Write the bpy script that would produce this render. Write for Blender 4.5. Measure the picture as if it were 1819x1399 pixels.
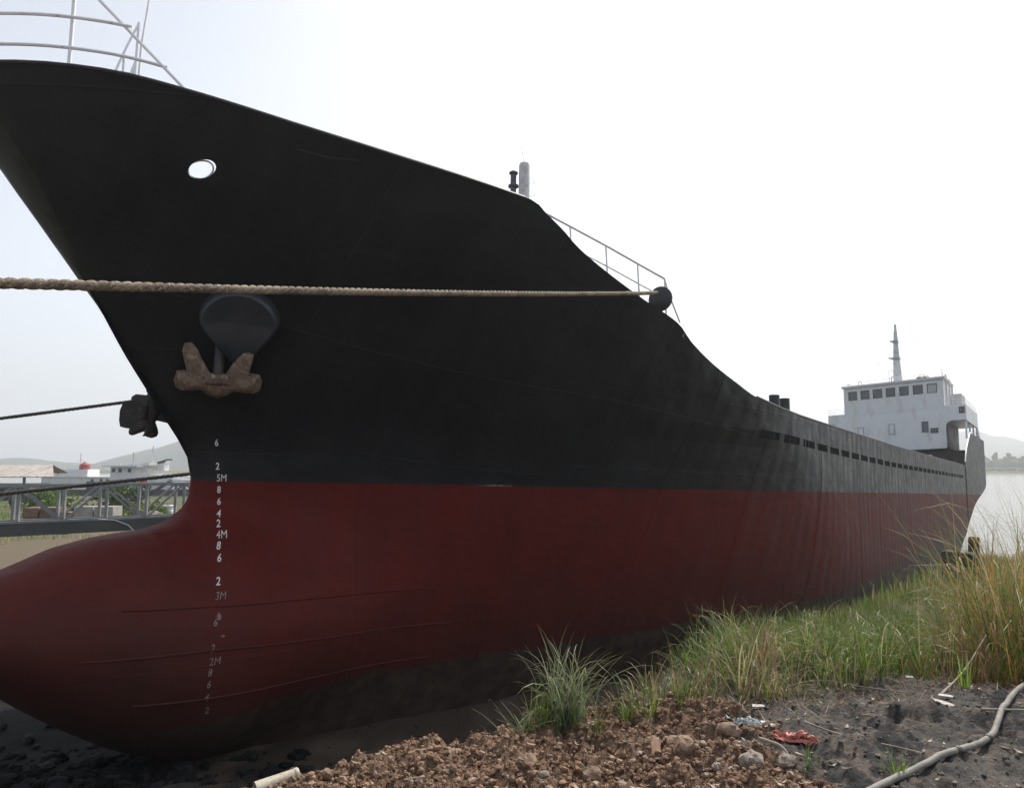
import bpy, bmesh, math, random
import numpy as np
from mathutils import Vector, Matrix, noise

for o_ in list(bpy.data.objects): bpy.data.objects.remove(o_)
R = math.radians
scene = bpy.context.scene
C = scene.collection
# ------------------------------------------------------------------ camera
cd = bpy.data.cameras.new('camera'); cam = bpy.data.objects.new('camera', cd); C.objects.link(cam)
EYE = 5.15
cam.location = (0, 0, EYE); cam.rotation_euler = (R(90 + 5.65), 0, 0)
cd.sensor_width = 36; cd.lens = 36 * 1314 / 1819.0; cd.clip_start = .05; cd.clip_end = 20000
scene.camera = cam
scene.render.resolution_x = 1024; scene.render.resolution_y = 787
# ------------------------------------------------------------------ sky, sun, exposure
SUN_AZ, SUN_EL = R(33), R(50)
w = bpy.data.worlds.new('World'); scene.world = w; w.use_nodes = True
nt = w.node_tree; nt.nodes.clear()
sky = nt.nodes.new('ShaderNodeTexSky'); sky.sky_type = 'NISHITA'; sky.sun_disc = False
sky.sun_elevation = SUN_EL; sky.sun_rotation = SUN_AZ
sky.air_density = 1.0; sky.dust_density = 6.0; sky.ozone_density = 1.0; sky.altitude = 0
bg = nt.nodes.new('ShaderNodeBackground'); bg.inputs['Strength'].default_value = .12
out = nt.nodes.new('ShaderNodeOutputWorld')
hs = nt.nodes.new('ShaderNodeHueSaturation'); hs.inputs['Saturation'].default_value = .55
nt.links.new(sky.outputs[0], hs.inputs['Color'])
# thin milky haze over the whole dome, thickest near the horizon
geo = nt.nodes.new('ShaderNodeNewGeometry'); sx = nt.nodes.new('ShaderNodeSeparateXYZ'); tcw = nt.nodes.new('ShaderNodeTexCoord')
nt.links.new(tcw.outputs['Generated'], sx.inputs[0])
mr_ = nt.nodes.new('ShaderNodeMapRange'); mr_.inputs['From Min'].default_value = -.02; mr_.inputs['From Max'].default_value = .55; mr_.inputs['To Min'].default_value = .84; mr_.inputs['To Max'].default_value = .34
nt.links.new(sx.outputs['Z'], mr_.inputs['Value'])
hz = nt.nodes.new('ShaderNodeMix'); hz.data_type = 'RGBA'; hz.blend_type = 'ADD'; nt.links.new(mr_.outputs[0], hz.inputs['Factor']); nt.links.new(hs.outputs[0], hz.inputs['A'])
HZ = 8.3
hz.inputs['B'].default_value = (.70*HZ, .775*HZ, .885*HZ, 1)
nt.links.new(hz.outputs['Result'], bg.inputs['Color']); nt.links.new(bg.outputs[0], out.inputs['Surface'])
sl = bpy.data.lights.new('sun', 'SUN'); sl.energy = 5.0; sl.angle = R(.6); sl.color = (1, .95, .87)
so = bpy.data.objects.new('sun', sl); C.objects.link(so)
so.rotation_euler = Vector((math.sin(SUN_AZ)*math.cos(SUN_EL), math.cos(SUN_AZ)*math.cos(SUN_EL), math.sin(SUN_EL))).to_track_quat('Z', 'Y').to_euler()
vs = scene.view_settings; vs.view_transform = 'Standard'; vs.look = 'None'; vs.exposure = 0.0; vs.gamma = 1
# ------------------------------------------------------------------ helpers
class MB:
    def __init__(s): s.v = []; s.f = []; s.m = []
    def add(s, vs, fs, mi=0):
        k = len(s.v); s.v += [tuple(v) for v in vs]; s.f += [tuple(i + k for i in f) for f in fs]; s.m += [mi]*len(fs); return s
    def box(s, c, d, rot=None, mi=0):
        x, y, z = [q/2 for q in d]
        vs = [Vector((a*x, b*y, e*z)) for a in (-1, 1) for b in (-1, 1) for e in (-1, 1)]
        if rot is not None: vs = [rot @ v for v in vs]
        c = Vector(c); vs = [v + c for v in vs]
        return s.add(vs, [(0,1,3,2),(4,6,7,5),(0,4,5,1),(2,3,7,6),(0,2,6,4),(1,5,7,3)], mi)
    def bar(s, a, b, wx, wz, up=(0,0,1), mi=0):
        a = Vector(a); b = Vector(b); d = (b-a); L = d.length; d.normalize(); up = Vector(up)
        if abs(d.dot(up)) > .98: up = Vector((1,0,0))
        x = d.cross(up).normalized(); z = x.cross(d)
        return s.box((a+b)/2, (wx, L, wz), Matrix((x, d, z)).transposed(), mi)
    def tube(s, pts, r, n=8, mi=0, cap=True):
        pts = [Vector(p) for p in pts]; rs = r if hasattr(r, '__len__') else [r]*len(pts)
        k = len(s.v); ref = Vector((0,0,1)); px = None
        for i, p in enumerate(pts):
            d = (pts[min(i+1, len(pts)-1)] - pts[max(i-1, 0)]).normalized()
            if px is None:
                px = d.cross(ref if abs(d.dot(ref)) < .95 else Vector((1,0,0))).normalized()
            else:
                px = (px - d*px.dot(d)).normalized()
            py = d.cross(px)
            for j in range(n):
                t = 2*math.pi*j/n; s.v.append(tuple(p + (px*math.cos(t) + py*math.sin(t))*rs[i]))
        for i in range(len(pts)-1):
            for j in range(n):
                a = k+i*n+j; b = k+i*n+(j+1) % n; s.f.append((a, b, b+n, a+n)); s.m.append(mi)
        if cap:
            s.f.append(tuple(k+j for j in range(n))[::-1]); s.m.append(mi)
            s.f.append(tuple(k+(len(pts)-1)*n+j for j in range(n))); s.m.append(mi)
        return s
    def lathe(s, c, prof, n=16, axis='Z', mi=0):
        k = len(s.v)
        for (r, h) in prof:
            for j in range(n):
                t = 2*math.pi*j/n; x, y, z = r*math.cos(t), r*math.sin(t), h
                if axis == 'Y': x, y, z = x, h, y
                if axis == 'X': x, y, z = h, x, y
                s.v.append((c[0]+x, c[1]+y, c[2]+z))
        for i in range(len(prof)-1):
            for j in range(n):
                a = k+i*n+j; b = k+i*n+(j+1) % n; s.f.append((a, b, b+n, a+n)); s.m.append(mi)
        s.f.append(tuple(k+j for j in range(n))[::-1]); s.m.append(mi)
        s.f.append(tuple(k+(len(prof)-1)*n+j for j in range(n))); s.m.append(mi)
        return s
    def prism(s, poly, a, b, plane='XZ', mi=0):
        """poly extruded between a and b along the remaining axis"""
        n = len(poly); k = len(s.v)
        for q in (a, b):
            for (x, y) in poly:
                s.v.append({'XZ': (x, q, y), 'YZ': (q, x, y), 'XY': (x, y, q)}[plane])
        s.f.append(tuple(range(k, k+n))); s.f.append(tuple(range(k+2*n-1, k+n-1, -1))); s.m += [mi, mi]
        for i in range(n):
            j = (i+1) % n; s.f.append((k+j, k+i, k+n+i, k+n+j)); s.m.append(mi)
        return s
    def build(s, name, mats, parent=None, smooth=False, fix=True, loc=None):
        me = bpy.data.meshes.new(name); me.from_pydata(s.v, [], s.f)
        for m in (mats if isinstance(mats, (list, tuple)) else [mats]): me.materials.append(m)
        if any(s.m): me.polygons.foreach_set('material_index', s.m)
        if fix:
            bm = bmesh.new(); bm.from_mesh(me); bmesh.ops.recalc_face_normals(bm, faces=bm.faces); bm.to_mesh(me); bm.free()
        if smooth:
            me.polygons.foreach_set('use_smooth', [True]*len(me.polygons))
            if smooth != 'all': 
                try: me.set_sharp_from_angle(angle=R(40))
                except Exception: pass
        o = bpy.data.objects.new(name, me); C.objects.link(o)
        if loc is not None: o.location = loc
        o.parent = parent
        return o
def tag(o, label=None, cat=None, group=None, kind=None):
    if label: o['label'] = label
    if cat: o['category'] = cat
    if group: o['group'] = group
    if kind: o['kind'] = kind
    return o
def empty(name, loc=(0,0,0), rot=(0,0,0), label=None, cat=None, group=None, parent=None):
    o = bpy.data.objects.new(name, None); C.objects.link(o); o.location = loc; o.rotation_euler = rot; o.parent = parent
    o.empty_display_size = .3
    return tag(o, label, cat, group)
def copy_tree(o, parent=None):
    c = o.copy(); C.objects.link(c); c.parent = parent
    for ch in list(o.children): copy_tree(ch, c)
    return c
# ------------------------------------------------------------------ materials
def mat(name, col, rough=.6, metal=0, col2=None, scale=5., detail=6, lo=.4, hi=.6, bump=0, bscale=30., col3=None, s3=40., spec=.5, bdist=.02, aniso=None):
    m = bpy.data.materials.new(name); m.use_nodes = True; t = m.node_tree; b = t.nodes['Principled BSDF']
    b.inputs['Base Color'].default_value = (*col, 1); b.inputs['Roughness'].default_value = rough; b.inputs['Metallic'].default_value = metal
    b.inputs['Specular IOR Level'].default_value = spec
    tc = t.nodes.new('ShaderNodeTexCoord'); src = tc.outputs['Object']
    if aniso:
        mp = t.nodes.new('ShaderNodeMapping'); mp.inputs['Scale'].default_value = aniso; t.links.new(src, mp.inputs[0]); src = mp.outputs[0]
    last = None
    def nz(sc, det=detail):
        n = t.nodes.new('ShaderNodeTexNoise'); n.inputs['Scale'].default_value = sc; n.inputs['Detail'].default_value = det; n.inputs['Roughness'].default_value = .65
        t.links.new(src, n.inputs['Vector']); return n.outputs['Fac']
    def mixc(fac, a, c2):
        mx = t.nodes.new('ShaderNodeMix'); mx.data_type = 'RGBA'
        t.links.new(fac, mx.inputs['Factor'])
        if isinstance(a, tuple): mx.inputs['A'].default_value = (*a, 1)
        else: t.links.new(a, mx.inputs['A'])
        mx.inputs['B'].default_value = (*c2, 1); return mx.outputs['Result']
    def ramp(f, a, c2):
        r = t.nodes.new('ShaderNodeMapRange'); r.inputs['From Min'].default_value = a; r.inputs['From Max'].default_value = c2; t.links.new(f, r.inputs['Value']); return r.outputs[0]
    if col2:
        last = mixc(ramp(nz(scale), lo, hi), col, col2)
        if col3: last = mixc(ramp(nz(s3), .52, .66), last, col3)
        t.links.new(last, b.inputs['Base Color'])
    if bump:
        bp = t.nodes.new('ShaderNodeBump'); bp.inputs['Strength'].default_value = bump; bp.inputs['Distance'].default_value = bdist
        t.links.new(nz(bscale), bp.inputs['Height']); t.links.new(bp.outputs[0], b.inputs['Normal'])
    return m
def attr_mat(name, rough=.6, spec=.3, trans=0):
    """colour comes from a per-blade/per-stone attribute"""
    m = bpy.data.materials.new(name); m.use_nodes = True; t = m.node_tree; b = t.nodes['Principled BSDF']
    a = t.nodes.new('ShaderNodeAttribute'); a.attribute_name = 'col'
    t.links.new(a.outputs['Color'], b.inputs['Base Color']); b.inputs['Roughness'].default_value = rough; b.inputs['Specular IOR Level'].default_value = spec
    if trans:
        tr = t.nodes.new('ShaderNodeBsdfTranslucent'); t.links.new(a.outputs['Color'], tr.inputs['Color'])
        mx = t.nodes.new('ShaderNodeMixShader'); mx.inputs[0].default_value = trans
        t.links.new(b.outputs[0], mx.inputs[1]); t.links.new(tr.outputs[0], mx.inputs[2])
        t.links.new(mx.outputs[0], t.nodes['Material Output'].inputs['Surface'])
    return m
def lerp(a, b, t): return a + (b-a)*t
def sm(x): x = min(1, max(0, x)); return x*x*(3-2*x)
def interp(x, pts): return float(np.interp(x, [p[0] for p in pts], [p[1] for p in pts]))

M = {}
M['lamp'] = mat('lamp_housing', (.06,.065,.08), .35)
M['house'] = mat('house_paint', (.72,.73,.74), .45, col2=(.66,.67,.69), scale=.5, lo=.35, hi=.75, col3=(.60,.59,.575), s3=1.6, aniso=(1,1,.35))
M['frame'] = mat('dark_frame', (.05,.055,.06), .5)
M['frame_grey'] = mat('grey_frame', (.3,.31,.32), .5)
M['soot_shade'] = mat('sooty_shaded_paint', (.30,.30,.30), .7, col2=(.05,.05,.052), scale=.9, lo=.38, hi=.58)  # soot stains, with the shade under the wing put into the colour
M['white'] = mat('white_paint', (.62,.63,.63), .5, col2=(.5,.52,.53), scale=.8, lo=.35, hi=.75, col3=(.42,.38,.33), s3=3.)
M['rail_white'] = mat('rail_paint', (.78,.79,.80), .5, col2=(.45,.41,.38), scale=6, lo=.58, hi=.72)
M['black'] = mat('black_paint', (.02,.021,.024), .5)
M['darksteel'] = mat('dark_steel', (.03,.032,.036), .6, col2=(.06,.045,.035), scale=4, bump=.3, bscale=20)
M['deck'] = mat('deck_paint', (.09,.07,.06), .8, col2=(.13,.08,.06), scale=2)
M['glass'] = mat('window_glass', (.05,.06,.07), .08, spec=.8)
M['palepane'] = mat('covered_pane', (.42,.45,.46), .5)
M['rust'] = mat('rusty_iron', (.125,.085,.06), .85, col2=(.20,.14,.10), scale=7, bump=.7, bscale=25, col3=(.3,.23,.17), s3=12)
M['galv'] = mat('grey_girder_paint', (.2,.215,.23), .55, col2=(.28,.29,.3), scale=3)
M['beam'] = mat('dark_beam_paint', (.075,.082,.09), .6, col2=(.1,.105,.11), scale=1.5)
M['rope'] = mat('rope_fibre', (.23,.18,.13), .9, col2=(.11,.08,.055), scale=3.5, col3=(.40,.35,.27), s3=50, bump=.6, bscale=160, bdist=.004)
M['darkrope'] = mat('dark_rope', (.07,.065,.06), .9, bump=.5, bscale=120)
M['mark'] = mat('mark_paint', (.72,.71,.68), .7, col2=(.45,.42,.40), scale=14, lo=.6, hi=.8)
M['mark_worn'] = mat('worn_mark_paint', (.30,.25,.23), .8, col2=(.16,.09,.08), scale=18, lo=.45, hi=.65)
M['scrape'] = mat('scraped_primer', (.26,.17,.15), .8, col2=(.09,.05,.045), scale=12)
# ------------------------------------------------------------------ the ship, its own axes: s metres aft of the stem head, b half breadth (port +), z above base
TRIM = .028
AX = R(36.6)
ship = empty('cargo_ship', (-12.2*math.cos(AX), 12.2*math.sin(AX), 0), (0, 0, 0),
             'large beached cargo ship, black over red, with a bulbous bow and white wheelhouse', 'ship')
_u = Vector((math.sin(AX), math.cos(AX), -TRIM)).normalized(); _n = Vector((math.cos(AX), -math.sin(AX), 0)); _z = _n.cross(_u) * -1
_z = (-_u).cross(_n)
ship.rotation_euler = Matrix((-_u, _n, _z)).transposed().to_euler()
def S(s, b, z): return (-s, b, z)
B0 = 6.3
SHEER = [(2.75,10.74),(3.43,10.73),(4.14,10.68),(4.91,10.55),(5.56,10.43),(6.19,10.32),(6.89,10.22),(7.64,10.13),(8.48,10.05),(9.3,9.98),(9.75,9.94),(10.08,9.80),(10.52,9.62),(10.9,9.44),(11.71,9.17),(12.86,8.86),(14.21,8.55),(14.78,8.28),(15.84,7.92),(16.95,7.64),(18.17,7.39),(21,7.2),(26,7.15),(40,7.06),(90,7.08)]
def hermite(x, P):
    # smooth curve through the points
    if x <= P[0][0]: return P[0][1]
    if x >= P[-1][0]: return P[-1][1]
    d = [(P[i+1][1]-P[i][1])/(P[i+1][0]-P[i][0]) for i in range(len(P)-1)]
    for i in range(len(P)-1):
        if x <= P[i+1][0]: break
    def m(k):
        if k == 0: return d[0]
        if k == len(P)-1: return d[-1]
        a, b = d[k-1], d[k]
        return 0 if a*b <= 0 else 2*a*b/(a+b)
    h = P[i+1][0]-P[i][0]; t = (x-P[i][0])/h
    return (2*t**3-3*t*t+1)*P[i][1] + (t**3-2*t*t+t)*h*m(i) + (-2*t**3+3*t*t)*P[i+1][1] + (t**3-t*t)*h*m(i+1)
def zt(s): return hermite(s, SHEER)
SEAM = [(2.6,8.9),(6,8.0),(9,7.35),(11.2,7.07),(13.2,6.94),(14.55,6.82),(16.2,6.66),(18.5,6.46),(21.4,6.36),(26.6,6.25),(37.4,6.14),(90,6.1)]
def zd(s): return hermite(s, SEAM)
STEM = [(9.2,.05),(8,.30),(7,.50),(6.4,.72),(5.8,1.0),(5.4,1.24),(5,1.5),(4.6,1.79),(4.2,2.1),(3.9,2.30),(3.6,2.5),(3.35,2.66),(3.15,2.88),(3.08,3.1),(3.15,3.3),(3.35,3.5),(3.7,3.64),(4.25,3.80),(4.9,4.08),(5.4,4.2),(6.14,4.29),(6.56,4.38),(6.8,4.55),(6.93,4.86),(6.95,5.15),(6.84,5.6),(6.63,5.96),(6.21,6.54),(5.63,7.28),(5.16,7.93),(4.9,8.23),(4.39,8.86),(3.91,9.46),(3.3,10.2),(2.85,10.75)]
def s0h(z):
    if z < 5.15: return interp(z, [(4.2,5.4),(4.29,6.14),(4.38,6.56),(4.55,6.8),(4.86,6.93),(5.15,6.95)])
    return interp(z, [(5.15,6.95),(5.6,6.84),(5.96,6.63),(6.54,6.21),(7.28,5.63),(7.93,5.16),(8.23,4.9),(8.86,4.39),(9.46,3.91),(10.2,3.3),(10.75,2.85)])
def bh(s, z):
    sw = s0h(z); s0 = max(sw, 6.95) if z < 5.15 else sw; k = sm((z-1.0)/9.5); k1 = sm(z/10.5)
    L = lerp(24, 10.4, min(1, max(0, (z-1)/9.7))**.9)
    L = min(L, 26)
    a = lerp(2.1, 2.0, k); c = lerp(1.75, .80, min(1, max(0, z/9.5))**.75)
    t = min(1, max(0, (s-s0)/L)); g = (1-(1-t)**a)**c
    rn = .22*math.sqrt(max(0, 1-(1-min(1, max(0, (s-sw)/.25)))**2))
    b = B0*g*(1-.03*(1-t)) + rn*(1-g)
    r = 1.15
    if z < r: b *= 1 - .17*(1-math.sqrt(max(0, 1-((r-max(z, 0))/r)**2)))
    # run aft
    sa = interp(z, [(0,50),(1,56),(2,60),(4,68),(5,75),(6,80),(10,80)]); se = interp(z, [(0,70),(1.5,74),(3,80),(4.5,86),(6,110),(10,120)])
    if s > sa: b *= max(0, 1-((s-sa)/(se-sa))**2)**.5 if s < se else 0
    return b
def bb(s, z):
    # bulb: upturned round nose, fading into the entrance
    if s > 15.5 or s < 3.06: return 0
    zT = interp(s, [(3.08,3.12),(3.15,3.3),(3.35,3.5),(3.7,3.64),(4.25,3.82),(4.9,4.09),(5.4,4.21),(6.2,4.32),(6.6,4.5),(7,4.8),(9,5.2),(15,5.6)])
    zB = interp(s, [(3.08,3.08),(3.15,2.88),(3.35,2.66),(3.6,2.5),(4.2,2.1),(5,1.5),(5.8,1.0),(6.4,.72),(7,.5),(8,.3),(9.2,.05),(15,-.3)])
    W = interp(s, [(3.06,0),(3.15,.30),(3.35,.58),(3.6,.80),(4.2,1.12),(5,1.45),(5.6,1.62),(6.3,1.72),(7.2,1.75)]) * (1 if s < 7.2 else .5+.5*math.cos(math.pi*min(1, (s-7.2)/8.3)))
    H = (zT-zB)/2; zc = (zT+zB)/2
    if H <= 0 or W <= 0: return 0
    q = (z-zc)/H
    return W*max(0, 1-abs(q)**2.0)**(.5 if (s < 5.9 or q < 0 and s < 7) else lerp(.5, 1.5, min(1, (s-(5.9 if q > 0 else 7))/2.2)))
def hb(s, z):
    a = bh(s, z); c = bb(s, z); p = 2.6
    return (a**p + c**p)**(1/p)
def build_side():
    # arc length resample of the stem profile
    P = [Vector((p[0], p[1])) for p in STEM]; L = [0]
    for i in range(1, len(P)): L.append(L[-1] + (P[i]-P[i-1]).length)
    NV = 120
    # top profile vertex of each row: split rows between below / above the seam
    def prof(v):
        d = v*L[-1]; x = float(np.interp(d, L, [p.x for p in P])); y = float(np.interp(d, L, [p.y for p in P])); return x, y
    vseam = None
    for k in range(1001):
        x, y = prof(k/1000)
        if x < 6 and y >= zd(x) and y > 6: vseam = k/1000; break
    return prof, vseam
prof, vseam = build_side()
def cols():
    c = [ (k/90)**1.7*16 for k in range(91)]
    s = c[-1]
    return c
SF = 18.0
relc = [(k/110)**1.8 for k in range(111)]
SE = 82.0
aftS = [SF + .8*k for k in range(1, 59)] + [SF + 46.4 + .5*k for k in range(1, 35)] + [SE]
def hull_grid(rows, zfun, cols_aft, smin_end=None):
    V = []; n = None
    for i, v in enumerate(rows):
        s0, z0 = prof(v); ss = [s0 + (SF-s0)*q for q in relc] + cols_aft
        if smin_end: ss = [s0 + (smin_end-s0)*q for q in relc]
        n = len(ss)
        for j, s in enumerate(ss):
            z = zfun(i, s, z0, s0); b = hb(s, z) if j else 0.0
            V.append((s, b, z))
    return V, n
def grid_faces(nr, n, flip=False):
    F = []
    for i in range(nr-1):
        for j in range(n-1):
            a = i*n+j; q = (a, a+1, a+n+1, a+n); F.append(q[::-1] if flip else q)
    return F
# ---- lower hull: keel to the weld seam at deck level
NV = 130
p1 = prof(vseam)[1]
def zmain(i, s, z0, s0):
    zu = zd(s); f = i/(NV-1)
    zb = z0 if z0 < 4.9 else 4.9 + (z0-4.9)*(zu-4.9)/(p1-4.9)
    za = .06 + (zu-.06)*f**1.0
    if i == NV-1: return zu
    return lerp(zb, za, sm((s-s0)/12.0))
rows = [vseam*i/(NV-1) for i in range(NV)]
V, n = hull_grid(rows, zmain, aftS)
hm = MB()
port = [S(s, b, z) for s, b, z in V]; star = [S(s, -b, z) for s, b, z in V]
hm.add(port, grid_faces(NV, n)); hm.add(star, grid_faces(NV, n, True))
# flat bottom and transom
K = len(hm.v); hm.v += [S(V[j][0], 0, .03) for j in range(n)]
N1 = NV*n
for j in range(n-1):
    hm.f.append((j, j+1, K+j+1, K+j)); hm.m.append(0); hm.f.append((N1+j+1, N1+j, K+j, K+j+1)); hm.m.append(0)
for i in range(NV-1):
    a = i*n+n-1; hm.f.append((a, a+n, N1+a+n, N1+a)); hm.m.append(0)

def hull_material():
    m = bpy.data.materials.new('hull_paint'); m.use_nodes = True; t = m.node_tree; b = t.nodes['Principled BSDF']; L = t.links.new
    N = t.nodes.new
    tc = N('ShaderNodeTexCoord'); sp = N('ShaderNodeSeparateXYZ'); L(tc.outputs['Object'], sp.inputs[0])
    def math_(op, a, b2=None, c=None):
        n_ = N('ShaderNodeMath'); n_.operation = op
        for k, q in enumerate((a, b2, c)):
            if q is None: continue
            if isinstance(q, (int, float)): n_.inputs[k].default_value = q
            else: L(q, n_.inputs[k])
        return n_.outputs[0]
    def noise_(sc, scale=(1,1,1), det=5, ro=.6):
        mp = N('ShaderNodeMapping'); mp.inputs['Scale'].default_value = scale; L(tc.outputs['Object'], mp.inputs[0])
        n_ = N('ShaderNodeTexNoise'); n_.inputs['Scale'].default_value = sc; n_.inputs['Detail'].default_value = det; n_.inputs['Roughness'].default_value = ro; L(mp.outputs[0], n_.inputs['Vector']); return n_.outputs['Fac']
    def mr(f, a, c, lo=0, hi=1):
        r = N('ShaderNodeMapRange'); r.inputs['From Min'].default_value = a; r.inputs['From Max'].default_value = c; r.inputs['To Min'].default_value = lo; r.inputs['To Max'].default_value = hi; L(f, r.inputs['Value']); return r.outputs[0]
    def mix(f, a, c):
        mx = N('ShaderNodeMix'); mx.data_type = 'RGBA'
        for nm, q in (('Factor', f), ('A', a), ('B', c)):
            if isinstance(q, tuple): mx.inputs[nm].default_value = (*q, 1)
            elif isinstance(q, (int, float)): mx.inputs[nm].default_value = q
            else: L(q, mx.inputs[nm])
        return mx.outputs['Result']
    z = sp.outputs['Z']; x = sp.outputs['X']
    streak = noise_(1.0, (2.6, .3, .10), 6, .7)          # vertical run marks
    streak2 = noise_(1.0, (7., .3, .22), 4, .7)
    aft = mr(x, -16, -40)                                # more weathered towards the stern
    blk = mix(mr(noise_(.7), .4, .7), (.010,.0112,.0135), (.0195,.021,.0235))
    dusty = math_('MULTIPLY', mr(streak, .42, .62), mr(aft, 0, 1, .12, .95))
    blk = mix(dusty, blk, (.036,.036,.035))
    blk = mix(math_('MULTIPLY', mr(streak2, .6, .75), mr(aft, 0, 1, .0, .5)), blk, (.078,.076,.070))
    red = mix(mr(noise_(1.1), .35, .7), (.118,.0140,.0105), (.086,.0125,.0100))
    red = mix(math_('MULTIPLY', mr(streak, .42, .62), mr(aft, 0, 1, .05, .95)), red, (.095,.052,.045))
    red = mix(math_('MULTIPLY', mr(streak2, .58, .75), mr(aft, 0, 1, .02, .75)), red, (.17,.125,.11))
    wob = math_('ADD', math_('MULTIPLY', math_('SUBTRACT', noise_(.6), .5), .06), math_('MULTIPLY', math_('SUBTRACT', noise_(7., (1,1,1), 6, .75), .5), .05))
    zz = math_('ADD', z, wob)
    line = mr(math_('ADD', zz, math_('MULTIPLY', x, -.0028)), 5.135, 5.15)
    col = mix(line, red, blk)
    # dried mud and growth low down, with an uneven upper edge
    mud = mix(mr(noise_(3.), .4, .65), (.036,.031,.025), (.085,.075,.058))
    edge = math_('ADD', math_('ADD', math_('ADD', z, -.02), math_('MULTIPLY', math_('ADD', x, 10), .022)), math_('MULTIPLY', math_('SUBTRACT', noise_(1.0, (.5,.5,1.5), 6), .5), .55))
    low = mr(edge, 1.56, 1.44)
    col = mix(math_('MULTIPLY', low, .9), col, mud)
    film_shade = math_('ADD', math_('MULTIPLY', mr(edge, 3.4, 1.5), .42), math_('MULTIPLY', math_('MULTIPLY', mr(math_('ADD', x, math_('MULTIPLY', noise_(1.3, (1,1,3), 5), 2.)), -6.6, -4.4), mr(z, 4.3, 3.0)), .40))
    col = mix(film_shade, col, (.045,.026,.022))  # brown mud film, with shade on the bulb nose painted in
    # small scuffs
    sc = mr(noise_(5.5, (1,1,2), 8, .8), .66, .74)
    col = mix(math_('MULTIPLY', sc, .5), col, (.11,.09,.08))
    L(col, b.inputs['Base Color'])
    L(mix(line, (.68,.68,.68), mr(noise_(2.), .3, .7, .42, .60)), b.inputs['Roughness'])
    L(mr(line, 0, 1, .16, .27), b.inputs['Specular IOR Level'])
    # plate ripple between frames, weld seams, dents
    wv = math_('SINE', math_('MULTIPLY', x, 2*math.pi/.72))
    rip = math_('MULTIPLY', math_('MULTIPLY', wv, .012), math_('MULTIPLY', mr(noise_(.8), .35, .65), mr(x, -10, -24)))
    dent = math_('MULTIPLY', noise_(.55, (1,1,1.6), 3), .085)
    fr = math_('ABSOLUTE', math_('SUBTRACT', math_('FRACT', math_('DIVIDE', x, 2.16)), .5))
    seam = math_('MULTIPLY', mr(fr, .006, .0, 0, .004), 1.0)
    fz = math_('ABSOLUTE', math_('SUBTRACT', math_('FRACT', math_('DIVIDE', math_('ADD', z, math_('MULTIPLY', x, -.01)), 1.62)), .5))
    seam2 = mr(fz, .009, .0, 0, .004)
    fine = math_('MULTIPLY', noise_(28., (1,1,1), 4), .0035)
    dm_ = math_('MULTIPLY', math_('MULTIPLY', mr(x, -12.5, -15.5), mr(x, -22, -19)), mr(z, 6.2, 6.6))
    dent = math_('ADD', dent, math_('MULTIPLY', math_('MULTIPLY', noise_(.9, (1,1,1.2), 1.5, .4), .16), dm_))
    h = math_('ADD', math_('ADD', rip, dent), math_('ADD', math_('ADD', seam, seam2), fine))
    bp = N('ShaderNodeBump'); bp.inputs['Strength'].default_value = 1; bp.inputs['Distance'].default_value = 1; L(h, bp.inputs['Height']); L(bp.outputs[0], b.inputs['Normal'])
    return m
M['hull'] = hull_material()
hull = hm.build('hull', M['hull'], ship, smooth=True)
# ---- bow strake: weld seam to the sheer, with the mooring hole cut through the port side
NS = 34
pa, pb_ = prof(vseam)[1], prof(1.0)[1]
def zstr(i, s, z0, s0): return lerp(zd(s), zt(s), (z0-pa)/(pb_-pa))
SB = 18.7
rows = [lerp(vseam, 1, i/(NS-1)) for i in range(NS)]
V, n = hull_grid(rows, zstr, [], SB)
def strake(side):
    m = MB(); T = .035; A = [S(s, b*side, z) for s, b, z in V]
    m.add(A, grid_faces(NS, n, side < 0)); return m
def hole_cutter(s, z, ws, hz, tilt):
    poly = []
    for k in range(28):
        t = 2*math.pi*k/28; a = math.copysign(abs(math.cos(t))**.8, math.cos(t))*ws; c = math.copysign(abs(math.sin(t))**.8, math.sin(t))*hz
        poly.append((-(s + a*math.cos(tilt) - c*math.sin(tilt)), z + a*math.sin(tilt) + c*math.cos(tilt)))
    return MB().prism(poly, 1.0, 6.0)
def apply_mods(o):
    dg = bpy.context.evaluated_depsgraph_get(); me = bpy.data.meshes.new_from_object(o.evaluated_get(dg)); o.modifiers.clear(); o.data = me
    bm = bmesh.new(); bm.from_mesh(me); bmesh.ops.recalc_face_normals(bm, faces=bm.faces)
    if bm.calc_volume(signed=True) < 0: bmesh.ops.reverse_faces(bm, faces=bm.faces)
    bm.to_mesh(me); bm.free()
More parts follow.
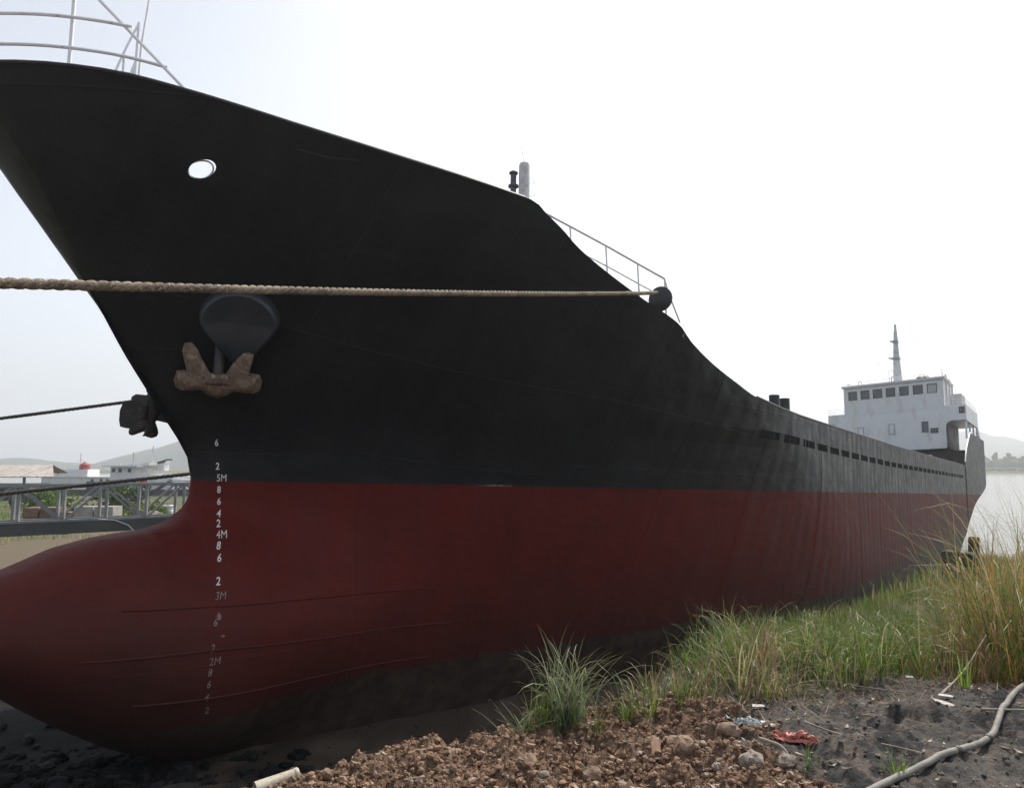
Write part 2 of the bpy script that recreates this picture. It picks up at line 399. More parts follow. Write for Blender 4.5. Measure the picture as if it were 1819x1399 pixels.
def make_strake(side):
    """plating with a rounded mooring hole cut through the port side"""
    o = strake(side).build('bow_strake', M['hull'], None, fix=True)
    if side > 0:
        bm = bmesh.new(); bm.from_mesh(o.data)
        rad = lambda p: math.hypot((-p.x-HOLE[0])/HOLE[2], (p.z-HOLE[1])/HOLE[3])
        for it in range(3):
            es = [e for e in bm.edges if rad((e.verts[0].co+e.verts[1].co)/2) < 1.9 and e.calc_length() > .012]
            bmesh.ops.subdivide_edges(bm, edges=es, cuts=1, use_grid_fill=True)
        kill = [f for f in bm.faces if rad(f.calc_center_median()) < 1]
        bmesh.ops.delete(bm, geom=kill, context='FACES')
        for v in bm.verts:
            if any(e.is_boundary for e in v.link_edges) and rad(v.co) < 1.5:
                k = rad(v.co); s_ = HOLE[0] + (-v.co.x-HOLE[0])/k; z_ = HOLE[1] + (v.co.z-HOLE[1])/k
                v.co = S(s_, hb(s_, z_), z_)
        bm.to_mesh(o.data); bm.free()
    md = o.modifiers.new('s', 'SOLIDIFY'); md.thickness = .05; md.offset = -1; md.use_even_offset = False
    apply_mods(o)
    o.data.polygons.foreach_set('use_smooth', [True]*len(o.data.polygons)); o.data.set_sharp_from_angle(angle=R(35))
    o.parent = ship
    if side > 0:
        R_ = [2*math.pi*k/32 for k in range(33)]
        MB().tube([S(HOLE[0]+HOLE[2]*1.03*math.cos(t), hb(HOLE[0]+HOLE[2]*1.03*math.cos(t), HOLE[1]+HOLE[3]*1.03*math.sin(t))-.075, HOLE[1]+HOLE[3]*1.03*math.sin(t)) for t in R_], .016, 6, cap=False).build('hole_rim', M['rail_white'], ship, smooth=True)
    return o
HOLE = (5.44, 9.66, .135, .12)
for sd in (1, -1): make_strake(sd)
M['shadow_black'] = mat('shade_black_deck', (.010,.0105,.011), .95, spec=.05)  # near-black deck and hatch: shade behind the freeing slots put into the colour
# ------------------------------------------------------------------ decks, bulwark
def hbs(s, z): return hb(s, z)
dm = MB()
ds = [4.9, 5.4, 6.5, 8, 10, 12, 14.2]
for a, b in zip(ds, ds[1:]):   # forecastle deck
    za, zb = lerp(9.3, 8.45, sm((a-3)/9)), lerp(9.3, 8.45, sm((b-3)/9)); wa, wb = hb(a, za)-.04, hb(b, zb)-.04
    dm.add([S(a,-wa,za), S(a,wa,za), S(b,wb,zb), S(b,-wb,zb)], [(0,1,2,3)])
wa = hb(14.2, 8.45)-.05; wb = hb(14.2, 6.7)-.05
dm.add([S(14.2,-wa,8.45), S(14.2,wa,8.45), S(14.2,wb,6.6), S(14.2,-wb,6.6)], [(0,1,2,3)])
dm.build('forecastle_deck', M['deck'], ship)
dm = MB(); ds = [14.2, 16, 18.7] + [18.7+k*4 for k in range(1, 16)] + [82]
for a, b in zip(ds, ds[1:]):
    za, zb = zd(a)-.02, zd(b)-.02; wa, wb = hb(a, za)-.03, hb(b, zb)-.03
    dm.add([S(a,-wa,za), S(a,wa,za), S(b,wb,zb), S(b,-wb,zb)], [(0,1,2,3)])
dm.build('main_deck', M['shadow_black'], ship)
# bulwark plate above a row of freeing slots
bw = MB(); T = .03
slots = [18.75 + 1.47*k for k in range(30)]
def bwcol(s, side, zlo, zhi):
    return [S(s, side*(hb(s, zlo)), zlo), S(s, side*hb(s, zhi), zhi), S(s, side*(hb(s, zhi)-T), zhi), S(s, side*(hb(s, zlo)-T), zlo)]
def bwseg(a, b, side, flo, fhi, nn=3, ends=True):
    k = len(bw.v)
    for q in range(nn+1):
        s = lerp(a, b, q/nn); bw.v += bwcol(s, side, flo(s), fhi(s))
    for q in range(nn):
        for j in range(4):
            x = k+q*4+j; y = k+q*4+(j+1) % 4; bw.f.append((x, y, y+4, x+4)); bw.m.append(0)
    bw.f.append((k, k+1, k+2, k+3)); bw.f.append((k+nn*4+3, k+nn*4+2, k+nn*4+1, k+nn*4)); bw.m += [0, 0]
SLH = .18
def sl_top(s): return zd(s) + .03 + SLH
for side in (1, -1):
    bwseg(18.7, 64.5, side, sl_top, zt, 70)
    p = 18.7
    for k, q in enumerate(slots):
        if k == 2: bwseg(q+.18, q+.25, side, zd, sl_top, 1)
        if q > p+.01: bwseg(p, q, side, zd, sl_top, 1)
        p = q + 1.14
    bwseg(p, 64.5, side, zd, sl_top, 4)
def zpoop(s): return lerp(zt(s), 9.85, min(1, max(0, (s-64.5)/5.0))**.6) + .004*max(0, s-69.5)
for side in (1, -1): bwseg(64.5, 82, side, zd, zpoop, 30)
bw.build('bulwark', M['hull'], ship, smooth=True)
# capping rails
cp = MB()
for side in (1, -1):
    cp.tube([S(18.2+k*1.55, side*(hb(18.2+k*1.55, zt(18.2+k*1.55))-.015), zt(18.2+k*1.55)+.01) for k in range(30)], .035, 6)
    cp.tube([S(9.6-k*.25, side*(hb(9.6-k*.25, zt(9.6-k*.25))-.02), zt(9.6-k*.25)+.0) for k in range(27)], .028, 6)
cp.build('bulwark_cap', M['black'], ship, smooth=True)
cp = MB()
cp.tube([S(s, hb(s, zpoop(s))+.0, zpoop(s)+.02) for s in [64.6+.35*k for k in range(16)]], .05, 6)
cp.build('poop_edge_rail', M['white'], ship, smooth=True)
m = MB(); mzs = [.9, 1.5, 2, 3, 4, 5, 6, 6.6, 7]
m.tube([S(64.2, hb(64.2, z)+.02, z) for z in mzs], .045, 6); m.build('stern_guard_bar', M['darksteel'], ship)
# hatch
m = MB(); m.box(S(40, 0, 6.62), (42, 9.0, .9)); 
for k in range(14): m.box(S(20.5+k*3, 0, 7.08), (.12, 9.1, .08))
m.build('hatch_cover', M['shadow_black'], ship)
# stern bulkhead of the main deck well and its clutter
m = MB(); m.box(S(73.4, 0, 7.4), (.1, 11.6, 2.5)); m.build('poop_bulkhead', M['darksteel'], ship)
m = MB(); m.box(S(77.7, 0, 8.62), (8.6, 11.6, .08)); m.build('poop_deck', M['deck'], ship)
m = MB(); m.box(S(71.3, 2.95, 7.9), (.8, .62, .5)); m.box(S(71.3, 2.95, 8.17), (.86, .68, .05)); m.box(S(71.3, 2.95, 7.1), (.5,.4,1.2)); m.build('deck_locker', M['white'], ship)
m = MB(); m.lathe(S(69, 4.6, 7.35), [(.05,0),(.28,.02),(.28,.12),(.14,.14),(.14,.5),(.28,.52),(.28,.62),(.05,.64)], 14, 'Y'); m.box(S(69, 4.9, 6.9), (.6,.9,.9)); m.build('mooring_winch', M['darksteel'], ship, smooth=True)
m = MB(); m.lathe(S(25.8, 5.2, 6.3), [(.16,0),(.16,.84),(.32,.86),(.32,.93),(.2,.99),(.02,1.0)], 14); m.build('mushroom_vent', M['black'], ship, smooth=True)
for s in (21.7, 22.7):
    m = MB().lathe(S(s, 5.5, 6.3), [(.13,0),(.13,1.05),(.15,1.07),(.15,1.56),(.12,1.57)], 16); m.build('vent_pipe', M['black'], ship, smooth=True)
# ------------------------------------------------------------------ welded strips on the red bow
def bead(pts, r=.009, name='weld_bead'):
    MB().tube([S(s, hb(s, z)+.002, z) for s, z in pts], r, 5).build(name, M['hull'], ship, smooth='all')
bead([(s, zd(s)) for s in np.linspace(5.8, 18.6, 80)], .012)
bead([(s, zd(s)-1.62) for s in np.linspace(9, 40, 90)], .007)
for s_ in (9.2, 12.4, 15.6, 18.8, 23.2, 28.4): bead([(s_+.06*z, z) for z in np.linspace(1.4, zd(s_)-.03, 30)], .006)
for s_ in (7.6, 10.6, 13.9, 16.4): bead([(s_, z) for z in np.linspace(zd(s_)+.02, zt(s_)-.06, 12)], .006)
def strip(pts, name='bilge_strip', r=.018, m=None):
    P = []
    for (sa, za), (sb, zb) in zip(pts, pts[1:]):
        for q in range(8): P.append((lerp(sa, sb, q/8), lerp(za, zb, q/8)))
    P.append(pts[-1])
    MB().tube([S(s, hb(s, z)+.004, z) for s, z in P], r, 6).build(name, m or M['hull'], ship, smooth=True)
strip([(5.22,3.28),(6.79,3.19),(8.87,3.11),(11.16,3.06)])
strip([(4.75,2.64),(6.36,2.59),(8.85,2.41),(11.71,2.31)])
strip([(5.48,1.92),(7.0,1.82),(8.99,1.70),(11.41,1.64)])
# ------------------------------------------------------------------ draft marks, text laid on the plating
def hull_text(txt, s, z, h, material, name, slant=0, rot=0):
    cu = bpy.data.curves.new('t', 'FONT'); cu.body = txt; cu.size = 1; cu.offset = 0 if 'M' in txt else .018; cu.resolution_u = 3
    o = bpy.data.objects.new('t', cu); C.objects.link(o)
    dg = bpy.context.evaluated_depsgraph_get(); me = bpy.data.meshes.new_from_object(o.evaluated_get(dg)); bpy.data.objects.remove(o)
    xs = [v.co.x for v in me.vertices]; ys = [v.co.y for v in me.vertices]; k = h/(max(ys)-min(ys)); x0 = min(xs)
    bm = bmesh.new(); bm.from_mesh(me); bmesh.ops.subdivide_edges(bm, edges=bm.edges, cuts=1); bmesh.ops.triangulate(bm, faces=bm.faces)
    for v in bm.verts:
        dz = (v.co.y-min(ys))*k; dx = (v.co.x-x0)*k*.95 + slant*dz
        ss = s + dx; zz = z + dz + rot*dx
        ss -= .57*(hb(ss, zz)-hb(s, z)); v.co = S(ss, hb(ss, zz)+.010, zz)
    bmesh.ops.recalc_face_normals(bm, faces=bm.faces); bm.to_mesh(me); bm.free(); me.materials.append(material)
    o = bpy.data.objects.new(name, me); C.objects.link(o); o.parent = ship; return o
MARKS = [('6', 7.094, 5.715, 0), ('2', 7.169, 5.312, 0), ('5M', 7.209, 5.11, 0), ('8', 7.228, 4.907, 0), ('6', 7.231, 4.705, 0), ('4', 7.143, 4.503, 0), ('2', 7.04, 4.345, 0), ('4M', 6.935, 4.174, 0), ('8', 6.855, 4.007, 0), ('6', 6.785, 3.827, 0), ('2', 6.637, 3.494, 0), ('3M', 6.564, 3.292, 1), ('6', 6.467, 2.927, 1), ('2', 6.416, 2.563, 1), ('2M', 6.413, 2.366, 1), ('8', 6.414, 2.207, 1), ('6', 6.437, 2.025, 1), ('4', 6.451, 1.822, 1), ('2', 6.532, 1.607, 1)]
for t, s, z, worn in MARKS:
    hull_text(t, s, z, .122 if not worn else .112, M['mark_worn' if worn else 'mark'], 'draft_mark', slant=.12 if worn else 0)
def patch(s, z, ws, wz, material, name, seed):
    rnd = random.Random(seed); n_ = 15; P = []
    for k in range(n_):
        t = 2*math.pi*k/n_; r = rnd.uniform(.55, 1.0); P.append((s+ws*r*math.cos(t), z+wz*r*math.sin(t)))
    m = MB(); m.v = [S(s, hb(s, z)+.007, z)] + [S(a, hb(a, b)+.007, b) for a, b in P]
    m.f = [(0, 1+k, 1+(k+1) % n_) for k in range(n_)]; m.m = [0]*n_; m.build(name, material, ship)
patch(6.58, 3.06, .05, .07, M['scrape'], 'scraped_patch', 3); patch(6.62, 2.77, .05, .025, M['scrape'], 'scraped_patch', 4); patch(6.5, 3.2, .10, .012, M['scrape'], 'scraped_patch', 8)
patch(11.9, 5.11, .42, .022, M['scrape'], 'scraped_patch', 5)
M['dull'] = mat('dull_scratch', (.035,.036,.038), .6)
strip([(6.3,10.03),(6.7,9.98),(7.05,10.0)], 'scratch', .006, M['dull'])
# ------------------------------------------------------------------ anchors and bolster
def frame_at(s, z, side=1):
    e = .05; bs = (hb(s+e, z)-hb(s-e, z))/(2*e); bz = (hb(s, z+e)-hb(s, z-e))/(2*e)
    N = Vector((bs, side, -bz)) if side > 0 else Vector((bs, -1, -bz)); N.normalize()
    E1 = Vector((-1, side*bs*1.0, 0)); E1.normalize(); E2 = N.cross(E1); 
    if E2.z < 0: E2 = -E2
    return Vector(S(s, side*hb(s, z), z)), E1, E2, N
def local(P, E1, E2, N, a, b, c): return tuple(P + E1*a + E2*b + N*c)
def make_bolster(s, z, side, big=1.0):
    P, E1, E2, N = frame_at(s, z, side)
    prof_ = []
    for k in range(36):
        t = 2*math.pi*k/36; x = math.cos(t); y = math.sin(t)
        r = 1.0 if y > 0 else 1.0 + .35*abs(y)**3
        prof_.append((x*.52*(1 if y > 0 else 1-.45*y*y), y*.46*r))
    m = MB(); rings = [(1.13, -.35), (1.06, .10), (1.0, .2), (.93, .235), (.5, .24)]
    k = 0
    for sc, h in rings:
        for x, y in prof_: m.v.append(local(P, E1, E2, N, x*sc*big, y*sc*big, h + .22*max(0, -y)))
    for i in range(len(rings)-1):
        for j in range(36):
            a = i*36+j; b = i*36+(j+1) % 36; m.f.append((a, b, b+36, a+36)); m.m.append(0)
    k = len(m.v); m.v.append(local(P, E1, E2, N, 0, 0, .24)); i = len(rings)-1
    for j in range(36): m.f.append((i*36+j, i*36+(j+1) % 36, k)); m.m.append(0)
    return m.build('anchor_bolster', M['bolster'], ship, smooth=True)
M['backlit_iron'] = mat('dark_iron', (.03,.028,.028), .8, col2=(.05,.04,.036), scale=6, bump=.6, bscale=25)  # dark copy of the anchor iron: far anchor's backlit silhouette put into colour
M['bolster'] = mat('bolster_paint', (.022,.028,.036), .4, col2=(.03,.034,.04), scale=3)
def make_anchor(s, z, side, dn=0, tilt=0, outv=0, fat=1.0, turned=None):
    RU = M['rust'] if side > 0 else M['backlit_iron']
    P, E1, E2, N = frame_at(s, z, side)
    P = P + Vector((0, 0, -dn)) + N*outv
    if tilt:
        q = Matrix.Rotation(tilt, 3, E1); E2 = q @ E2; N = q @ N
    K = 1.0
    if turned:
        P = Vector(turned); E1 = Vector((0,0,1)); E2 = Vector((N.x, N.y, -.1)).normalized(); N = E1.cross(E2); K = .66
    L = lambda a, b, c: Vector(local(P, E1, E2, N, a*K, b*K, c*K))
    root = empty('anchor', P, label=None); root.parent = ship; root.location = P
    L0 = lambda a, b, c: L(a, b, c) - P
    # crown: lumpy cross block
    m = MB(); ring = []
    secs = [(-.62,.05,.05,.10),(-.52,.13,.10,-.04),(-.40,.15,.13,-.05),(-.28,.15,.14,.0),(-.15,.19,.16,-.06),(0,.21,.18,-.09),(.15,.19,.16,-.06),(.28,.15,.14,.0),(.40,.15,.13,-.05),(.52,.13,.10,-.04),(.62,.05,.05,.10)]
    k0 = 0
    for (a, hb_, hc, dz) in secs:
        for j in range(12):
            t = 2*math.pi*j/12; m.v.append(tuple(L0(a, dz-.30 + hb_*math.sin(t), .22+hc*math.cos(t))))
    for i in range(len(secs)-1):
        for j in range(12):
            x = i*12+j; y = i*12+(j+1) % 12; m.f.append((x, y, y+12, x+12)); m.m.append(0)
    m.f.append(tuple(range(12))); m.f.append(tuple(range((len(secs)-1)*12, len(secs)*12))); m.m += [0, 0]
    # the raised pin boss with ribs
    m.tube([L0(-.17,-.22,.36), L0(.17,-.22,.36)], .085, 10); m.tube([L0(-.05,-.30,.24), L0(-.05,-.12,.45)], .04, 6); m.tube([L0(.09,-.32,.24), L0(.09,-.12,.44)], .04, 6)
    m.build('crown', RU, root, smooth=True)
    for sg in (-1, 1):   # palms: the ear-like plates at each end
        pm = MB(); poly = [(.22,-.24),(.42,-.20),(.54,-.22),(.64,-.26),(.68,-.37),(.65,-.49),(.56,-.53),(.42,-.50),(.26,-.44)]
        for h, sc in ((.10, .9), (.16, 1), (.27, 1), (.31, .9)):
            for (x, y) in poly: pm.v.append(tuple(L0(sg*(.48+(x-.48)*sc), -.33+(y+.33)*sc + .08*(x-.3), h - .25*(x-.3))))
        n_ = len(poly)
        for i in range(3):
            for j in range(n_):
                a = i*n_+j; b = i*n_+(j+1) % n_; pm.f.append((a, b, b+n_, a+n_)); pm.m.append(0)
        pm.f.append(tuple(range(n_))[::-1]); pm.f.append(tuple(range(3*n_, 4*n_))); pm.m += [0, 0]
        pm.build('palm', RU, root, smooth=True)
        # flukes pointing up on either side of the shank
        m = MB(); pts = [(.25,-.30,.22),(.32,-.12,.20),(.385,.04,.17),(.43,.18,.14),(.46,.28,.09)]; wd = [(.14,.11),(.12,.09),(.10,.075),(.09,.055),(.045,.03)]
        for (p, (w_, d_)) in zip(pts, wd):
            for j in range(10):
                t = 2*math.pi*j/10; m.v.append(tuple(L0(sg*(p[0]+fat*w_*math.cos(t)), p[1]-.25*w_*math.cos(t)*1, p[2]+fat*d_*math.sin(t))))
        for i in range(4):
            for j in range(10):
                a = i*10+j; b = i*10+(j+1) % 10; m.f.append((a, b, b+10, a+10)); m.m.append(0)
        m.f.append(tuple(range(10))); m.f.append(tuple(range(40, 50))); m.m += [0, 0]
        m.build('fluke', RU, root, smooth=True)
    if turned:
        pm = MB(); pl = [(-.40,-.10),(-.36,.30),(-.30,.46),(-.12,.50),(.14,.50),(.31,.44),(.36,.26),(.40,-.10)]
        for c_ in (.10, .26): pm.v += [tuple(L0(a_, b_, c_)) for a_, b_ in pl]
        pm.f = [tuple(range(8)), tuple(range(15, 7, -1))] + [((i+1) % 8, i, 8+i, 8+(i+1) % 8) for i in range(8)]; pm.m = [0]*len(pm.f)
        pm.build('fluke_plate', RU, root)
        for e_ in ((-6.95,-.45,6.62), (-7.0,-.4,6.12)): MB().tube([L0(0,-.2,.15), Vector(e_)-P], [.085,.065], 8).build('stowing_arm', RU, root, smooth=True)
    else: MB().tube([L0(0,-.28,.20), L0(0,-.05,.12), L0(0,.15,-.1), L0(0,.45,-.6)], [.09,.085,.08,.08], 10).build('shank', M['darksteel'], root, smooth=True)
    return root
make_bolster(6.72, 7.76, 1, 1.12)
make_anchor(6.70, 7.20, 1, dn=.0, outv=.16, fat=1.3)
make_bolster(6.92, 7.70, -1)
make_anchor(6.82, 7.0, -1, fat=1.5, turned=S(6.55, -1.1, 6.28))
# ------------------------------------------------------------------ forecastle fittings
def edge(s, dz=0, inset=.03): z = zt(s); return Vector(S(s, hb(s, z)-inset, z+dz))
def mk(s, b, z): return Vector(S(s, b, z))
m = MB(); r = .022
A1 = mk(3.95, 1.45, 11.83)                      # top of the stanchion
def port_rail(dz, s_end, top=False): return [mk(s, max(-3, sgn*(hb(s, 10.7)-.12)), 10.74+dz) for s, sgn in []]
def rail_pts(dz, s1):
    P = []
    for s in np.linspace(s1, 2.95, 14): P.append(mk(s, hb(s, zt(s))-.06, zt(s)+dz))
    for s in np.linspace(2.95, 3.8, 6): P.append(mk(s, -(hb(s, zt(s))-.06), zt(s)+dz))
    return P
m.tube(rail_pts(.27, 4.74), r, 6); m.tube(rail_pts(.72, 4.36), r, 6)
pe = edge(4.93)
m.tube([mk(3.9, hb(3.9, 10.7)-.06, zt(3.9)+1.08), mk(4.0, hb(4.0,10.7)-.06, zt(4.0)+1.06), pe], r, 6)
m.tube(rail_pts(1.1, 3.9), r, 6)
m.build('bow_railing', M['rail_white'], ship, smooth=True)
for s, sg in ((3.82, 1), (3.05, 1), (3.6, -1)): MB().tube([mk(s, sg*(hb(s, 10.7)-.06), zt(s)-.02), mk(s, sg*(hb(s, 10.7)-.10), zt(s)+1.1)], .028, 6).build('rail_stanchion', M['rail_white'], ship, smooth=True)
m = MB(); q = .018      # little step frame behind the bulwark
def fr(x, z): return mk(x, .5, z)
m.tube([fr(4.84,11.35), fr(5.02,11.98), fr(5.19,12.5)], q, 6); m.tube([fr(5.19,12.52), fr(5.19,11.2)], q, 6)
m.tube([fr(5.0,11.86), fr(5.02,11.2)], q, 6); m.tube([fr(5.05,11.3), fr(5.19,11.85)], q, 6); m.tube([fr(5.12,11.2), fr(5.19,11.85)], q, 6)
m.tube([fr(4.84,11.35), fr(4.82,9.3)], q, 6); m.tube([fr(5.19,11.3), fr(5.19,9.2)], q, 6)
m.build('step_frame', M['rail_white'], ship, smooth=True)
MB().tube([mk(5.25,.5,9.2), mk(5.26,.5,12.15), mk(5.37,.5,13.6)], [.02,.02,.012], 6).build('flag_staff', M['rail_white'], ship, smooth=True)
# aft rail of the forecastle, port side, with two stays
m = MB()
RT = [(10.87,10.17),(11.37,10.03),(12.19,9.82),(13.01,9.62),(13.80,9.46)]
rl = lambda s, z: mk(s, hb(s, 8.6)-.06, z)
m.tube([rl(10.4, 10.2)] + [rl(s, z) for s, z in RT], .026, 6); m.tube([rl(s+.05, z-.42) for s, z in RT], .016, 6)
m.tube([rl(13.80, 9.46), rl(13.95, 9.13), rl(14.3, 8.6)], .02, 6)
m.build('forecastle_railing', M['rail_white'], ship, smooth=True)
for s, z in RT[1:]:
    MB().tube([rl(s, z), rl(s+.05, zt(s)-.01)], .02, 6).build('rail_stanchion', M['rail_white'], ship, smooth=True)
# deck edge plate
m = MB()
for k in range(6):
    a, b = 12.4+k*.35, 12.4+(k+1)*.35
    m.add([mk(a, hb(a,8.4)+.012, zt(a)-.0), mk(b, hb(b,8.4)+.012, zt(b)), mk(b, hb(b,8.3)+.012, zt(b)-.12), mk(a, hb(a,8.3)+.012, zt(a)-.12)], [(0,1,2,3)])
m.build('deck_edge_plate', mat('edge_paint', (.10,.11,.12), .5), ship)
m = MB(); fx = mk(13.62, hb(13.6,8.8)-.10, 8.98)
m.lathe(fx, [(.06,-.30),(.10,-.28),(.10,-.06),(.22,-.03),(.26,.0),(.26,.05),(.22,.08),(.02,.09)], 22, 'X')
m.bar(fx+Vector((-.1,-.02,0)), fx+Vector((-.1,-.30,-.36)), .16, .12)
m.build('rope_fairlead', M['black'], ship, smooth=True)
FAIR = fx + Vector((.12, .12, 0))
# foremast
mm = MB().lathe(mk(15.2, 1.05, 0), [(.13,6.6),(.13,11.8),(.15,12.3),(.15,13.62),(.13,13.68),(.02,13.70)], 18)
# ------------------------------------------------------------------
mast0 = mm.build('foremast', M['white'], ship, smooth=True)
m = MB()
for z in (12.2, 12.5, 12.95, 13.3): MB().tube([mk(15.25,1.17,z), mk(15.42,1.22,z-.03), mk(15.44,1.22,z-.13), mk(15.3,1.17,z-.16)], .012, 5).build('rung', M['rail_white'], mast0, smooth=True)
MB().tube([mk(15.2,1.05,13.6), mk(15.05,1.05,14.1)], .008, 5).build('whip_antenna', M['rail_white'], mast0)
MB().lathe(mk(15.05,.80,12.75), [(.10,0),(.13,.02),(.08,.06),(.08,.25),(.14,.28),(.14,.33),(.08,.36),(.08,.62),(.12,.65),(.12,.69),(.05,.74)], 14).build('navigation_light', M['lamp'] if 'lamp' in M else M['black'], mast0, smooth=True)
MB().box(mk(15.1,.85,12.70), (.35,.5,.08)).box(mk(15.1,.85,12.58), (.3,.4,.05)).build('light_bracket', M['white'], mast0)
# ------------------------------------------------------------------ superstructure; the house sits with a slight list
LIST = .052
def H(s, b, z): return (-s, b, z + LIST*b)
class HB(MB):
    def hbox(s, s0, s1, b0, b1, z0, z1, mi=0):
        vs = [H(a, b, z) for a in (s0, s1) for b in (b0, b1) for z in (z0, z1)]
        return s.add(vs, [(0,1,3,2),(4,6,7,5),(0,4,5,1),(2,3,7,6),(0,2,6,4),(1,5,7,3)], mi)
SF0 = 72.0
house = empty('superstructure', S(SF0, 0, 0)); house.parent = ship; house.location = (0,0,0)
# front wall of the lower house with the rounded cut under the wing, and flat wing ends
def arc(cx, cz, r, a0, a1, n=8): return [(cx+r*math.cos(R(lerp(a0,a1,k/n))), cz+r*math.sin(R(lerp(a0,a1,k/n)))) for k in range(n+1)]
poly = [(-4.55,8.62),(4.35,8.55),(4.35,10.2)] + arc(4.85,10.35,.5,180,90)[1:] + [(5.9,10.85),(5.9,12.15),(4.4,12.15),(-5.05,12.15),(-5.05,11.35),(-4.55,11.35)]
w_ = HB(); n_ = len(poly); w_.v = [H(SF0, b, z) for b, z in poly] + [H(SF0+.12, b, z) for b, z in poly]
w_.f = [tuple(range(n_)), tuple(range(2*n_-1, n_-1, -1))] + [((i+1) % n_, i, n_+i, n_+(i+1) % n_) for i in range(n_)]; w_.m = [0]*len(w_.f)
w_.hbox(SF0+.12, 81.5, -4.55, -4.4, 8.6, 11.4); w_.hbox(81.4, 81.55, -4.4, 4.2, 8.6, 11.4)
w_.build('house_wall', M['house'], house)
w2 = HB(); w2.hbox(SF0+.12, 81.5, 4.2, 4.35, 8.6, 10.8); w2.build('side_wall', M['soot_shade'], house)
# bridge deck: slab, fascia, pillars
d_ = HB(); d_.hbox(SF0+.12, 82.0, -5.0, 5.86, 10.86, 10.94); d_.hbox(SF0+.12, 82.0, 5.80, 5.9, 10.8, 12.15); d_.hbox(SF0+.12, 82.0, -5.05, -4.97, 11.35, 12.15); d_.hbox(SF0+.12, 82, -5.0, 5.8, 11.3, 11.38)
d_.build('bridge_deck', M['house'], house)
for s in (72.3, 75.4, 78.6, 81.7):
    p_ = HB(); p_.hbox(s, s+.16, 5.72, 5.86, 9.3, 10.8); p_.build('pillar', M['house'], house)
MB().tube([H(82, 5.85, 10.85), H(82.0, 6.0, 9.6)], .06, 6).build('pillar', M['house'], house)
MB().tube([H(80.2, 5.85, 10.85), H(81.6, 6.0, 9.6)], .05, 6).build('pillar', M['house'], house)
# wheelhouse: the front leans out a little
w_ = HB(); F0 = SF0 - .02
bl, br = -3.62, 4.32
def wh(b, z): return H(F0 - .05*(z-12.15), b, z)
ws = [(-3.22,-2.48),(-2.19,-1.45),(-1.17,-.41),(-.12,.64),(.95,1.70),(2.02,2.79),(3.10,3.86)]
Z0, Z1 = 13.34, 14.14
bs = [bl]; 
for a, b in ws: bs += [a, b]
bs.append(br)
zs = [12.0, Z0, Z1, 14.5]; nb = len(bs)
for j in range(4):
    for i in range(nb): w_.v.append(wh(bs[i], zs[j]))
for j in range(3):
    for i in range(nb-1):
        if j == 1 and i % 2 == 1: continue
        a = j*nb+i; w_.f.append((a, a+1, a+nb+1, a+nb)); w_.m.append(0)
# reveals
for a, b in ws:
    for (p, q) in (((a,Z0),(b,Z0)),((b,Z0),(b,Z1)),((b,Z1),(a,Z1)),((a,Z1),(a,Z0))):
        A_ = wh(*p); B_ = wh(*q); w_.add([A_, B_, (B_[0]-.08, B_[1], B_[2]), (A_[0]-.08, A_[1], A_[2])], [(0,1,2,3)])
w_.hbox(F0+.09, 78, br-.08, br, 12.16, 14.5); w_.hbox(F0+.09, 78, bl, bl+.08, 12.16, 14.5); w_.hbox(77.9, 78, bl+.09, br-.09, 12.16, 14.5)
whs = w_.build('wheelhouse', M['house'], house, fix=False)
for k, (a, b) in enumerate(ws):
    fz = MB(); e = .045
    for (x0, x1, y0, y1) in ((a-.0, b+.0, Z0, Z0+e), (a, b, Z1-e, Z1), (a, a+e, Z0+e, Z1-e), (b-e, b, Z0+e, Z1-e)):
        vs = [Vector(wh(x, z)) + Vector((dd, 0, 0)) for dd in (.025, -.03) for x in (x0, x1) for z in (y0, y1)]
        fz.add(vs, [(0,1,3,2),(4,6,7,5),(0,4,5,1),(2,3,7,6),(0,2,6,4),(1,5,7,3)])
    f = fz.build('window', M['frame'], whs)
    g = MB().add([Vector(wh(x, z)) + Vector((-.035,0,0)) for x, z in ((a+.02,Z0+.02),(b-.02,Z0+.02),(b-.02,Z1-.02),(a+.02,Z1-.02))], [(0,1,2,3)]).build('pane', M['palepane'] if k == 6 else M['glass'], f)
    if k == 6: tag(g, 'pane blanked with a pale grey cover')
# roof with a bright upstand
r_ = HB(); r_.hbox(F0-.28, 78.3, bl-.12, br+.12, 14.5, 14.58); r_.build('wheelhouse_roof', M['white'], house)
r_ = HB(); r_.hbox(F0-.30, F0-.26, bl-.14, br+.14, 14.46, 14.66); r_.hbox(F0-.26, 78.3, br+.12, br+.16, 14.46, 14.66); r_.build('roof_edge', M['white'], house)
# lower windows
for (b, z, kind) in ((-2.30,10.35,0),(.22,10.5,0),(2.80,10.65,1)):
    f = HB(); W2, H2, e = .25, .46, .06
    z = z - LIST*b + .03*b*0
    zc = {-2.30: 10.42, .22: 10.48, 2.80: 10.48}[b]
    f.hbox(SF0-.05, SF0-.002, b-W2, b+W2, zc-H2, zc-H2+e); f.hbox(SF0-.05, SF0-.002, b-W2, b+W2, zc+H2-e, zc+H2); f.hbox(SF0-.05, SF0-.002, b-W2, b-W2+e, zc-H2+e, zc+H2-e); f.hbox(SF0-.05, SF0-.002, b+W2-e, b+W2, zc-H2+e, zc+H2-e)
    fo = f.build('window', M['frame'] if kind else M['frame_grey'], house)
    p_ = HB(); p_.hbox(SF0-.03, SF0-.004, b-W2+e-.01, b+W2-e+.01, zc-H2+e-.01, zc+H2-e+.01)
    po = p_.build('pane', M['glass'] if kind else M['house'], fo)
v_ = HB(); bv, zv = 3.50, 10.12
v_.hbox(SF0-.02, SF0-.003, bv-.28, bv+.28, zv-.2, zv+.2)
v_.build('wall_vent', M['black'], house)
v_ = HB()
